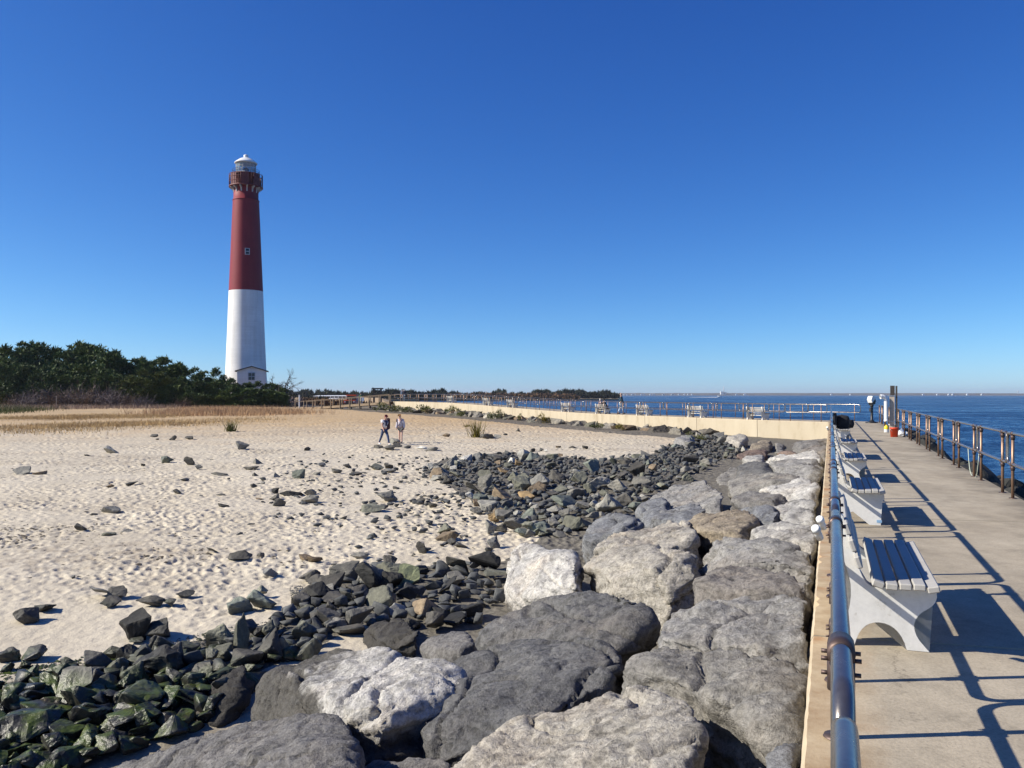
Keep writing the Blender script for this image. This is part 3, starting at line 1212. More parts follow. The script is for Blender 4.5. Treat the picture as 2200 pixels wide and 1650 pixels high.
def boulder(name, pts, tone, label, depth=1.1, seed=1, dz=0.0, tide_shade=-9.0, vox=0.05, amp=1.0, tier=None):
    """pts: outline of the upper surface in photo pixels (u, v[, extra z]), laid on the armour slope;
    sides and base are grown from it in the round."""
    rs = np.random.RandomState(seed)
    top = []
    for q in pts:
        e = q[2] if len(q) > 2 else 0.0
        p = hit(q[0], q[1], armour, dz + e, 2.2, 120)
        top.append(np.array(p))
    top = np.array(top)
    c = top.mean(0)
    top[:, :2] = c[:2] + (top[:, :2] - c[:2]) * (0.985 if len(pts) > 6 else 1.0)
    P = [top]
    rad = np.linalg.norm(top[:, :2] - c[:2], axis=1).mean()
    for k, (ex, dn) in enumerate(((0.985, 0.16), (0.88, 0.55), (0.72, 1.0))):
        Q = top.copy()
        Q[:, :2] = c[:2] + (Q[:, :2] - c[:2]) * (ex + rs.uniform(-0.05, 0.05, (len(Q), 1)))
        Q[:, 2] = np.minimum(Q[:, 2] * 0.35 + c[2] * 0.65, Q[:, 2]) - depth * dn
        P.append(Q)
    # crown: slight doming
    P.append(c[None] + np.array([[0, 0, 0.02 * rad]]))
    P = np.concatenate(P)
    bm = bmesh.new()
    vs = [bm.verts.new(p - c) for p in P]
    bmesh.ops.convex_hull(bm, input=vs, use_existing_faces=False)
    bmesh.ops.delete(bm, geom=[v for v in bm.verts if not v.link_faces], context='VERTS')
    # knock off corners with random planes
    for k in range(18):
        n = Vector(rs.normal(size=3))
        n.z = abs(n.z) * 0.5 + (0.15 if k < 11 else 1.5)
        n.normalize()
        far = max(v.co.dot(n) for v in bm.verts)
        co = n * (far - rs.uniform(0.02, 0.14) * rad * (1.0 if k < 11 else 0.55))
        g = bm.verts[:] + bm.edges[:] + bm.faces[:]
        r = bmesh.ops.bisect_plane(bm, geom=g, plane_co=co, plane_no=n, clear_outer=True)
        ed = [e for e in r['geom_cut'] if isinstance(e, bmesh.types.BMEdge)]
        if ed:
            bmesh.ops.holes_fill(bm, edges=ed)
    bmesh.ops.recalc_face_normals(bm, faces=bm.faces)
    me = bpy.data.meshes.new('tmp')
    bm.to_mesh(me)
    bm.free()
    o = bpy.data.objects.new('tmp', me)
    COL.objects.link(o)
    md = o.modifiers.new('r', 'REMESH')
    md.mode = 'VOXEL'
    md.voxel_size = vox
    sm = o.modifiers.new('s', 'SMOOTH')
    sm.factor = 0.5
    sm.iterations = max(1, int(0.05 / vox))
    m2 = bpy.data.meshes.new_from_object(o.evaluated_get(dg()))
    bpy.data.objects.remove(o)
    bpy.data.meshes.remove(me)
    n = len(m2.vertices)
    V = np.empty(n * 3, np.float32)
    m2.vertices.foreach_get('co', V)
    V = V.reshape(-1, 3).astype(float)
    N = np.empty(n * 3, np.float32)
    m2.vertices.foreach_get('normal', N)
    N = N.reshape(-1, 3).astype(float)
    W = V + c + seed * 3.1
    sz = min(1.0, rad / 0.7)
    a0 = rs.uniform(0, 6.28)
    # gently dipping bedding planes
    bd = np.array([math.cos(a0) * 0.25, math.sin(a0) * 0.25, 1.0])
    bz = (W @ bd)
    big = fbm(W * 0.9 / sz, 3) * 0.075 * sz
    rid = (0.5 - np.abs(fbm(W * 1.7 / sz + 50, 3, 0.55))) * 0.06 * sz - 0.02 * sz
    cell = perlin(W * 1.9 / sz + 31)
    step = (np.floor(cell * 4) / 4) * 0.06 * sz
    bed = perlin(np.stack([W[:, 0] * 0.7, W[:, 1] * 0.7, bz * 5.5 / sz], 1)) * 0.042 * sz * (1.2 - np.abs(N[:, 2]) * 0.8)
    lay = np.floor(bz * 4.2 / sz + 1.1 * perlin(W * 0.75 + 9)).astype(np.int64)
    ledge = (_perm[(lay * 37 + seed) & 255] / 255.0 - 0.5) * 0.12 * sz * (1 - 0.75 * N[:, 2] ** 2)
    blk = worley2(W[:, 0] * 1.3 / sz + 0.5 * perlin(W * 1.1), W[:, 1] * 1.3 / sz + 0.6 * W[:, 2], seed)
    bed = bed + ledge + (np.floor(blk * 3) / 3 - 0.3) * 0.05 * sz
    crack = -np.maximum(0, 1 - np.abs(perlin(W * np.array([0.8, 0.8, 1.5]) + 77 + 0.35 * np.stack([big, big, big], 1))) / 0.035) * 0.085 * sz
    crack2 = -np.maximum(0, 1 - np.abs(perlin(W * np.array([2.2, 2.2, 4.4]) + 5)) / 0.07) * 0.024 * sz
    fine = fbm(W * 5.5, 3, 0.6) * 0.022 + (0.4 - np.abs(perlin(W * 8.5 + 3))) * 0.018 + fbm(W * 17, 2) * 0.012
    V = V + N * ((big + rid + step + bed + crack + crack2 + fine) * amp)[:, None]
    m2.vertices.foreach_set('co', V.astype(np.float32).ravel())
    m2.polygons.foreach_set('use_smooth', np.ones(len(m2.polygons), dtype=bool))
    m2.update()
    m2.name = name
    m2.materials.clear()
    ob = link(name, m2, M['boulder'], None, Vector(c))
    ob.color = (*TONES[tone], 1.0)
    ob['tide_shade'] = float(c[2] - 0.72 if tide_shade < -8 else (c[2] + tide_shade if tide_shade > -2 else tide_shade))  # default level paints the shade of the gaps onto boulder bottoms
    tag(ob, label, 'boulder', None)
    return ob


BOULDERS = [
    ([(1082, 1525), (1130, 1490), (1200, 1468), (1380, 1464), (1478, 1492), (1512, 1570), (1470, 1690), (1400, 1800, -.1), (1000, 1810, -.15), (945, 1650, -.12), (1010, 1585, -.08)], 'cream',
     'pale cream-grey boulder with a hollow in its top, nearest the camera', 1.2, 0.0, -9, 0.032),
    ([(1035, 1388), (1100, 1362), (1220, 1358), (1338, 1390), (1300, 1470), (1090, 1560, -.08), (915, 1590, -.12), (885, 1500, -.10), (945, 1425, -.03)], 'dark',
     'dark grey boulder with a fractured sloping face behind the pale nearest boulder', 1.2, -0.08, -9, 0.034),
    ([(1035, 1345, -.1), (1090, 1308), (1185, 1290, .05), (1240, 1265, .1), (1290, 1254, .12), (1352, 1275, .1), (1405, 1312, .0), (1330, 1375, -.1), (1180, 1362, -.1), (1045, 1385, -.2)], 'dark',
     'dark humped boulder beside the black gap in the middle of the slope', 1.3, 0.0, -9, 0.038),
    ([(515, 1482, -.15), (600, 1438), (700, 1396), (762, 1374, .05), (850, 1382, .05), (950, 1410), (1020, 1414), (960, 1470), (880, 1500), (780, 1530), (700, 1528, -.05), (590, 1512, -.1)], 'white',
     'big bright white boulder with a foot blackened by tidal stain and painted shade', 1.2, 0.02, -0.03, 0.034),
    ([(185, 1640, -.2), (350, 1598, -.1), (440, 1572), (560, 1543), (680, 1529), (750, 1553), (776, 1625), (760, 1720), (300, 1780, -.2)], 'mid',
     'long sloping dark grey boulder below the bright white boulder', 1.0, -0.06, -9, 0.034),
    ([(640, 1652), (690, 1640), (735, 1646), (760, 1690), (700, 1740), (630, 1710)], 'light', 'small pale rock cut by the bottom edge of the picture', 0.7, -0.3, -9, 0.04),
    ([(765, 1645), (850, 1626), (955, 1622), (960, 1700), (860, 1760), (760, 1720)], 'mid', 'low dark rock between the long dark boulder and the nearest pale boulder', 0.8, -0.35, -9, 0.04),
    ([(1562, 1660), (1600, 1610), (1660, 1570), (1722, 1537), (1712, 1660), (1690, 1830), (1560, 1830)], 'blue', 'blue-grey boulder against the wall at the bottom of the picture', 1.2, 0.0, -9, 0.032),
    ([(1347, 1428), (1362, 1402), (1410, 1386), (1500, 1386), (1620, 1410), (1732, 1412), (1728, 1470), (1715, 1560, -.05), (1600, 1525, -.12), (1480, 1492, -.12), (1370, 1462, -.1)], 'greige',
     'cracked grey-beige boulder against the wall beside the pale nearest boulder', 1.2, -0.02, -9, 0.034),
    ([(1402, 1350), (1432, 1318), (1490, 1284), (1560, 1278), (1742, 1276), (1738, 1372), (1640, 1388), (1500, 1384), (1412, 1370)], 'grey', 'wide flat-topped grey boulder against the wall near the first bench', 1.2, 0.0, -9, 0.036),
    ([(1506, 1250), (1522, 1226), (1590, 1199, .06), (1660, 1211), (1748, 1245), (1744, 1272), (1600, 1272), (1510, 1272)], 'brown', 'brown-topped domed boulder against the wall', 1.1, 0.05, -9, 0.04),
    ([(1490, 1165), (1497, 1153), (1600, 1149), (1750, 1166), (1747, 1190), (1690, 1192), (1600, 1204), (1542, 1198)], 'grey', 'long grey boulder with a black gap under its wall end', 1.1, 0.05, -9, 0.042),
    ([(1262, 1205, -.1), (1346, 1160, .1), (1362, 1177, .05), (1510, 1187), (1520, 1197), (1447, 1214), (1425, 1262, -.2), (1306, 1246, -.15), (1279, 1248, -.25)], 'cream', 'cream boulder with a sharp lit ridge and black shaded side', 1.3, 0.05, -9, 0.04),
    ([(1072, 1226, -.2), (1090, 1172, 0), (1120, 1161, .1), (1213, 1161, .1), (1252, 1190), (1270, 1245, -.2), (1228, 1275, -.4), (1130, 1283, -.45), (1080, 1254, -.35)], 'white', 'pale faceted boulder standing at the edge of the rubble', 1.2, 0.1, -9, 0.04),
    ([(1248, 1148, -.1), (1264, 1120), (1306, 1104, .1), (1350, 1106), (1383, 1122), (1361, 1136), (1267, 1168, -.2)], 'blue', 'blue-grey sloping boulder beside the dark rubble', 1.1, 0.1, -9, 0.05),
    ([(1268, 1176), (1284, 1166), (1369, 1132), (1447, 1116), (1482, 1120), (1504, 1148), (1471, 1172), (1412, 1184, -.1), (1353, 1166)], 'cream', 'long cream boulder with layered cracks in front of the tan boulder', 1.1, 0.1, -9, 0.045),
    ([(1470, 1110), (1510, 1094), (1596, 1089), (1626, 1111), (1607, 1134), (1582, 1149), (1503, 1138)], 'tan', 'tan rusty-coloured boulder in the middle of the slope', 1.0, 0.05, -9, 0.045),
    ([(1594, 1146), (1624, 1126), (1682, 1120), (1752, 1125), (1748, 1168), (1678, 1153)], 'light', 'pale grey boulder against the wall beside the tan boulder', 1.0, 0.0, -9, 0.045),
    ([(1675, 1115), (1691, 1098), (1754, 1092), (1752, 1118)], 'light', 'speckled black and white boulder against the wall', 0.9, 0.0, -9, 0.05),
    ([(1659, 1084), (1683, 1077), (1754, 1069), (1755, 1091), (1683, 1101)], 'light', 'low pale boulder against the wall behind the speckled one', 0.9, 0.0, -9, 0.05),
    ([(1542, 1088), (1573, 1077), (1643, 1081), (1674, 1099), (1664, 1118), (1625, 1118)], 'blue', 'blue-grey boulder behind the tan boulder', 1.0, 0.0, -9, 0.05),
    ([(1580, 1058), (1640, 1055), (1700, 1059), (1664, 1074), (1573, 1074)], 'mid', 'flat dark grey boulder behind the blue-grey boulder', 0.9, 0.0, -9, 0.055),
    ([(1616, 1052), (1658, 1038), (1721, 1028), (1758, 1037), (1757, 1050), (1701, 1056)], 'white', 'white-topped flat boulder against the wall', 0.9, 0.05, -9, 0.055),
    ([(1558, 1026), (1604, 1014), (1666, 1013), (1757, 1014), (1740, 1030), (1612, 1053), (1573, 1055)], 'greige', 'long beige boulder behind the white-topped flat one', 0.9, 0.0, -9, 0.055),
    ([(1390, 1062, -.2), (1428, 1057), (1480, 1026, .1), (1510, 1007, .3), (1549, 1022, .2), (1562, 1046), (1570, 1062, -.1), (1541, 1086, -.35), (1447, 1080, -.2)], 'grey', 'tall grey boulder rising over the dark rubble', 1.3, 0.15, -9, 0.05),
    ([(1366, 1095), (1394, 1069), (1428, 1068), (1446, 1084), (1390, 1114)], 'blue', 'grey boulder left of the tall one at the rubble edge', 1.0, 0.05, -9, 0.055),
    ([(1390, 1112), (1447, 1085), (1502, 1079), (1521, 1092), (1471, 1114)], 'blue', 'low blue-grey boulder below the tall grey boulder', 0.9, 0.0, -9, 0.055),
    ([(1540, 1013, -.1), (1588, 985), (1603, 990), (1588, 1002), (1557, 1020)], 'greige', 'sloping beige slab above the tall grey boulder', 0.9, 0.1, -9, 0.06),
    ([(1586, 1000), (1606, 988), (1657, 995), (1664, 1012), (1582, 1015)], 'dark', 'dark bedded boulder with a black underside', 0.8, 0.0, -9, 0.06),
    ([(1662, 994), (1700, 985), (1766, 987), (1763, 1010), (1668, 1012)], 'grey', 'long grey boulder against the wall behind the beige one', 0.8, 0.0, -9, 0.06),
    ([(1640, 984), (1690, 974), (1768, 968), (1768, 984), (1700, 986)], 'white', 'long white boulder against the wall, farthest of the white ones', 0.8, 0.05, -9, 0.06),
    ([(1592, 984), (1612, 976), (1640, 977), (1638, 988), (1606, 990)], 'light', 'small pale boulder beside the farthest white boulder', 0.8, 0.0, -9, 0.06),
    ([(1580, 975), (1612, 964), (1650, 966), (1645, 976), (1606, 978)], 'red', 'reddish brown slab beyond the farthest white boulder', 0.7, 0.0, -9, 0.07),
    ([(1668, 968), (1690, 963), (1722, 966), (1718, 972), (1675, 973)], 'red', 'rust-coloured flat slab near the inner corner of the wall', 0.6, 0.0, -9, 0.07),
    ([(1556, 948, -.1), (1562, 935, .2), (1590, 931, .3), (1609, 934, .25), (1605, 946, 0), (1590, 953, -.1)], 'cream', 'square cream block beneath the far wall', 1.0, 0.1, -9, 0.07),
    ([(1596, 958), (1625, 946), (1650, 943), (1664, 948), (1655, 960), (1610, 963)], 'tan', 'tan tilted slab beside the square cream block', 0.8, 0.05, -9, 0.07),
    ([(1664, 958), (1668, 938), (1682, 935), (1684, 950), (1678, 962)], 'greige', 'upright grey-beige slab under the far wall', 0.8, 0.15, -9, 0.07),
    ([(1690, 945), (1720, 937), (1772, 936), (1782, 941), (1740, 948)], 'brown', 'brown slab in the inner corner under the far wall', 0.7, 0.0, -9, 0.07),
    ([(1686, 958), (1712, 948), (1782, 944), (1778, 958), (1730, 964)], 'mid', 'grey slab in the inner corner in front of the brown slab', 0.7, 0.0, -9, 0.07),
    ([(1724, 966), (1745, 958), (1780, 958), (1776, 969)], 'brown', 'dark brown slab against the wall near the inner corner', 0.6, 0.0, -9, 0.07),
    ([(1440, 945), (1455, 937), (1490, 934), (1505, 942), (1480, 950)], 'grey', 'rounded grey rock under the far wall at the sand edge', 0.7, 0.1, -9, 0.07),
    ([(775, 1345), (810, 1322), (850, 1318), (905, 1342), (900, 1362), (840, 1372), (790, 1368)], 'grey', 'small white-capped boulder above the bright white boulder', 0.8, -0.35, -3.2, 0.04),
    ([(905, 1378), (960, 1360), (1028, 1352), (1030, 1385), (990, 1398), (930, 1396)], 'mid', 'rough pitted boulder between the white and the dark boulders', 0.8, -0.3, -9, 0.04),
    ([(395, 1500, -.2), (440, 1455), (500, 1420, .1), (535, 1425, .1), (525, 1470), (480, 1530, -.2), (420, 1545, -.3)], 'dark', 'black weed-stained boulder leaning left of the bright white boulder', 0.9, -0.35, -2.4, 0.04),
]
for i, (pts, tone, lb, dep, dz, tide_shade, vox) in enumerate(BOULDERS):
    boulder('boulder', pts, tone, lb, dep, 11 + i * 7, dz, tide_shade, vox)


# ------------------------------------------------------------------ stones: shared angular shapes
def stone_mesh(seed, kind, hi=True):
    rs = np.random.RandomState(seed)
    n = rs.randint(8, 14)
    P = rs.normal(size=(n, 3))
    P /= np.linalg.norm(P, axis=1)[:, None]
    P *= rs.uniform(0.75, 1.0, (n, 1))
    if kind == 'slab':
        P[:, 2] *= 0.55
    bm = bmesh.new()
    vs = [bm.verts.new(p) for p in P]
    bmesh.ops.convex_hull(bm, input=vs)
    bmesh.ops.delete(bm, geom=[v for v in bm.verts if not v.link_faces], context='VERTS')
    bmesh.ops.dissolve_limit(bm, angle_limit=R(16), verts=bm.verts[:], edges=bm.edges[:])
    bmesh.ops.bevel(bm, geom=bm.edges[:], offset=0.045, segments=1, affect='EDGES', clamp_overlap=True)
    bmesh.ops.triangulate(bm, faces=bm.faces[:])
    for lim in ((0.5, 0.34, 0.22) if hi else (0.5,)):
        bmesh.ops.subdivide_edges(bm, edges=[e for e in bm.edges if e.calc_length() > lim], cuts=1)
        bmesh.ops.triangulate(bm, faces=bm.faces[:])
    co = np.array([v.co for v in bm.verts])
    dd = fbm(co * 1.9 + seed, 3, 0.65) * 0.18
    if hi:
        dd = dd + (0.35 - np.abs(perlin(co * 4.3 + seed * 2))) * 0.07 + perlin(co * 9 + seed) * 0.035
    for v, q in zip(bm.verts, dd):
        v.co *= 1 + q
    # unit box: x,y in [-.5,.5], base at z=0, top at 1
    co = np.array([v.co for v in bm.verts])
    lo, hi = co.min(0), co.max(0)
    for v in bm.verts:
        c = (np.array(v.co) - lo) / (hi - lo)
        v.co = (c[0] - 0.5, c[1] - 0.5, c[2])
    me = bpy.data.meshes.new('stone')
    bm.to_mesh(me)
    bm.free()
    me.materials.append(M['rubble'])
    return me


STONES = [stone_mesh(100 + i, 'block') for i in range(14)]
SLABS = [stone_mesh(300 + i, 'slab') for i in range(8)]
LOW = [stone_mesh(500 + i, 'block', False) for i in range(8)] + [stone_mesh(600 + i, 'slab', False) for i in range(6)]
SC_T = {'d': (0.092, 0.085, 0.075), 'g': (0.205, 0.194, 0.172), 'n': (0.168, 0.166, 0.130), 'b': (0.158, 0.155, 0.152), 'l': (0.33, 0.315, 0.28), 'w': (0.52, 0.50, 0.46),
        't': (0.20, 0.150, 0.100), 'p': (0.24, 0.26, 0.15), 'k': (0.034, 0.033, 0.031), 'e': (0.155, 0.170, 0.145), 'o': (0.36, 0.25, 0.13)}
rng = random.Random(5)


def stone(u, v, w, h, tone, label, group, name='loose_stone', sink=0.18, depth=0.75, slab=False, rot=None, tilt=0.0, low=False):
    """stone whose foot stands at photo pixel (u, v + h/2), w x h pixels large"""
    p = hit(u, v + h / 2)
    k = p.y / F
    W, H = w * k, h * k * 0.98
    D = W * depth * rng.uniform(0.8, 1.2)
    if tone in ('d', 'g', 'n', 'b'):
        c = SC_T[tone]
    else:
        c = SC_T[tone]
    me = rng.choice(LOW if low else (SLABS if slab else STONES))
    o = link(name, me, None, None, p + Vector((0, D * 0.35, -sink * H)), (rng.uniform(-0.15, 0.15), tilt + rng.uniform(-0.12, 0.12), rng.choice([0, math.pi]) + (rng.uniform(-0.4, 0.4) if rot is None else rot)),
             (W, D, H * (1 + sink)))
    f = rng.uniform(0.82, 1.2)
    o.color = (c[0] * f, c[1] * f, c[2] * f, 1)
    tag(o, label, 'stone', group)
    return o


# (x, y, w, h, tone, slab, label) in a 2.444x view of the open sand, origin (0, 900)
GEN = 'loose dark grey stone lying alone on the open trampled sand'
SAND = [
    (803, 87, 42, 18, 'd'), (823, 106, 20, 10, 'd'), (908, 97, 42, 30, 'd', 0, 'dark rounded stone in the row of three below the ochre grass'), (990, 98, 55, 20, 'd'), (567, 162, 70, 38, 'l', 0, 'pale grey stone alone on the far left sand'),
    (1265, 140, 70, 46, 'g', 0, 'big grey stone alone in the middle of the far sand'), (1612, 155, 36, 18, 'd'), (453, 192, 40, 14, 'd'), (862, 212, 70, 36, 'e', 1, 'green-grey flat stone with a pointed end on the far sand'),
    (993, 218, 60, 46, 'd', 0, 'dark upright stone beside the green-grey flat one'), (1040, 250, 50, 25, 'g'), (1350, 222, 55, 32, 'g'), (1685, 238, 40, 22, 'b'), (1820, 245, 45, 22, 'd'), (748, 240, 25, 12, 'd'),
    (100, 270, 130, 40, 'g', 1, 'long grey block at the far left edge of the sand'), (200, 283, 70, 20, 't'), (1310, 257, 80, 16, 'd', 1), (1148, 287, 90, 16, 'g', 1), (965, 317, 45, 18, 'b'), (1340, 292, 40, 22, 'd'), (1450, 297, 60, 30, 'g'),
    (1565, 290, 70, 50, 'e', 0, 'teal-grey stone in the scatter left of the rubble'), (1660, 287, 45, 18, 'g'), (1765, 272, 55, 25, 'g'), (1870, 285, 60, 20, 'd'), (1975, 250, 70, 32, 'n'), (2040, 247, 55, 25, 'd'), (2045, 270, 60, 22, 'g'),
    (572, 350, 40, 18, 't'), (685, 340, 60, 20, 'b', 1), (923, 383, 55, 28, 'd'), (1330, 352, 38, 28, 'd'), (1378, 337, 25, 18, 'g'), (1155, 400, 50, 16, 'd'), (1440, 376, 40, 32, 'k'), (1440, 405, 60, 38, 'd'), (1460, 438, 66, 46, 'd', 0, 'dark faceted stone nearest in the small cluster on the middle sand'),
    (1525, 390, 120, 26, 'k', 1, 'long black slab in the cluster on the middle sand'), (1625, 385, 65, 34, 'g'), (1625, 420, 90, 42, 'g', 0, 'broad grey block in the cluster on the middle sand'), (1580, 438, 35, 16, 'd'), (1680, 375, 40, 14, 'd'), (570, 477, 105, 36, 'g', 1, 'weathered grey slab on the left sand'),
    (485, 500, 35, 12, 'd'), (1170, 457, 65, 24, 'd'), (2030, 405, 100, 52, 'g', 0, 'large grey stone on the sand left of the rubble pile'), (1955, 468, 120, 36, 'n', 1, 'long olive-grey slab on the sand left of the rubble pile'), (1575, 348, 35, 12, 'd'), (2080, 362, 35, 20, 'd'), (1355, 420, 45, 10, 't'), (622, 527, 30, 16, 'b'),
    (415, 568, 60, 44, 'd', 0, 'dark pointed stone alone on the left sand'), (560, 607, 70, 26, 'n'), (660, 592, 60, 16, 'g'), (1108, 690, 70, 32, 'b', 0, 'small blue-grey pyramid stone on the near sand'), (1250, 722, 120, 42, 'd', 1, 'dark oblong block on the near sand'), (1365, 712, 40, 22, 'd'), (1880, 718, 90, 40, 'g', 0, 'grey stone on the sand above the pale green stone'),
    (1600, 730, 75, 28, 't'), (1650, 737, 80, 30, 't', 0, 'low brown lump on the near sand'), (2170, 712, 25, 16, 'd'), (380, 830, 30, 18, 'b'), (1412, 803, 80, 42, 'b', 0, 'small grey pointed stone on smooth sand near the rubble'),
    (520, 912, 150, 62, 'b', 0, 'grey flat half of the split stone on the smooth near sand'), (600, 910, 110, 62, 'd', 0, 'dark half of the split stone on the smooth near sand'), (575, 960, 100, 52, 'd', 0, 'dark wedge stone in front of the split stone'), (775, 957, 140, 50, 'd', 0, 'dark oblong stone on the smooth near sand'), (880, 962, 80, 34, 'd'), (965, 920, 120, 24, 'k', 1, 'thin black sliver of stone on the near sand'),
    (115, 1032, 150, 76, 'd', 1, 'dark slab tilted in the sand at the left edge'), (215, 995, 100, 36, 'k', 1, 'flat black slab behind the tilted slab at the left edge'), (1245, 985, 130, 76, 'e', 0, 'rounded green-grey stone on the sand'), (1360, 955, 150, 92, 'e', 0, 'pale green-grey tilted triangular slab on the sand'), (1355, 905, 76, 54, 'n', 0, 'small stone behind the tilted triangular slab'),
]
for q in SAND:
    x, y, w, h, tn = q[:5]
    slab = len(q) > 5 and q[5]
    lb = q[6] if len(q) > 6 else None
    stone(x / 2.444, 900 + y / 2.444, w / 2.444 * 1.05, h / 2.444 * 0.98, tn, lb or GEN, None if lb else 'loose stones on the open sand', slab=bool(slab))
# (x, y, w, h, tone, slab, label) in a 2.444x view, origin (0, 1150)
EDGE = 'dark angular stone at the weedy lower edge of the sand'
NEAR = [
    (690, 478, 180, 145, 'k', 1, 'black wedge-shaped stone tilted up out of the sand'), (825, 500, 150, 98, 'k', 0, 'black block beside the tilted black wedge'), (710, 555, 90, 28, 'k'), (1150, 535, 160, 115, 'n', 0, 'dark green-grey block left of the upright slab'),
    (1265, 522, 84, 215, 'n', 1, 'tall narrow stone slab standing upright among the dark stones'), (820, 565, 85, 72, 'd'), (580, 618, 95, 66, 'd'), (1620, 212, 115, 52, 'd', 0, 'dark stone at the sand edge, leftmost of the upper row'), (1655, 240, 105, 48, 'd'), (1610, 305, 82, 68, 'd'), (1720, 292, 90, 62, 'g'),
    (1805, 196, 165, 90, 'g', 0, 'broad speckled grey stone at the upper sand edge'), (1935, 220, 152, 116, 'g', 0, 'grey pyramid-shaped stone at the upper sand edge'), (2045, 195, 165, 95, 'n', 0, 'dark green stone behind the pale green stone'), (2122, 222, 130, 112, 'p', 0, 'pale yellow-green faceted stone at the sand edge'), (1845, 285, 92, 46, 'd'),
    (1830, 330, 82, 72, 'd'), (1985, 340, 152, 105, 'n', 0, 'olive-grey block below the grey pyramid stone'), (1605, 355, 80, 42, 'd'), (1605, 390, 76, 46, 'n'), (1740, 385, 66, 72, 'd'), (1655, 445, 84, 74, 'd'), (1760, 475, 135, 62, 'g'), (1590, 500, 122, 82, 'n'), (1420, 500, 84, 94, 'n'),
    (1390, 582, 185, 165, 'd', 0, 'large dark faceted stone right of the upright slab'), (30, 635, 108, 62, 'd'), (150, 630, 128, 72, 'd', 0, 'dark flat-topped stone at the left edge of the damp sand'), (30, 695, 70, 46, 'k'), (120, 682, 62, 42, 'd'), (150, 712, 102, 56, 'd'), (230, 760, 102, 72, 'k'), (325, 742, 134, 112, 'k', 0, 'black block at the left end of the weedy stones'),
    (480, 760, 112, 92, 'd'), (760, 642, 182, 112, 'k'), (890, 645, 154, 132, 'd', 0, 'dark grey tapering stone in the middle of the lower stones'), (990, 600, 102, 76, 'g'), (1010, 667, 102, 52, 'g'), (590, 700, 152, 104, 'n'), (690, 742, 152, 124, 'n'), (650, 852, 154, 84, 'g', 1), (380, 862, 235, 125, 'n', 0, 'large mossy grey-green stone at the lower left'),
    (150, 860, 160, 80, 'k'), (270, 820, 110, 70, 'n'), (500, 850, 130, 90, 'n'), (210, 950, 260, 120, 'n', 0, 'broad algae-covered stone at the lower left edge'), (450, 955, 210, 120, 'k'), (560, 1020, 150, 75, 'n'), (350, 1040, 180, 110, 'n'), (170, 1030, 190, 100, 'n'), (860, 1040, 190, 120, 'n', 0, 'green mossy stone beside the long dark boulder'),
    (700, 1110, 130, 80, 'n', 0, 'small bright green mossy stone near the bottom edge'), (420, 1130, 200, 90, 'n'), (40, 1100, 120, 100, 'k'), (40, 1190, 90, 90, 'g', 0, 'pale grey stone in the bottom left corner'), (150, 1180, 140, 80, 'k'), (880, 760, 150, 100, 'd'), (1000, 780, 180, 80, 'd', 1), (860, 870, 170, 110, 'k'), (1060, 720, 150, 90, 'd'), (980, 720, 130, 60, 'g', 1),
    (1480, 600, 130, 110, 'n'), (1620, 600, 150, 110, 'n'), (1160, 620, 100, 80, 'n'), (780, 960, 140, 120, 'k'), (620, 950, 130, 90, 'd'), (740, 880, 120, 70, 'g'), (30, 900, 110, 120, 'k'), (40, 1000, 130, 90, 'n'), (290, 1110, 150, 110, 'k'), (580, 1100, 120, 80, 'k'), (1250, 640, 110, 50, 'l'),
]
MID_L = 'small stone in the loose scatter behind the rubble pile'
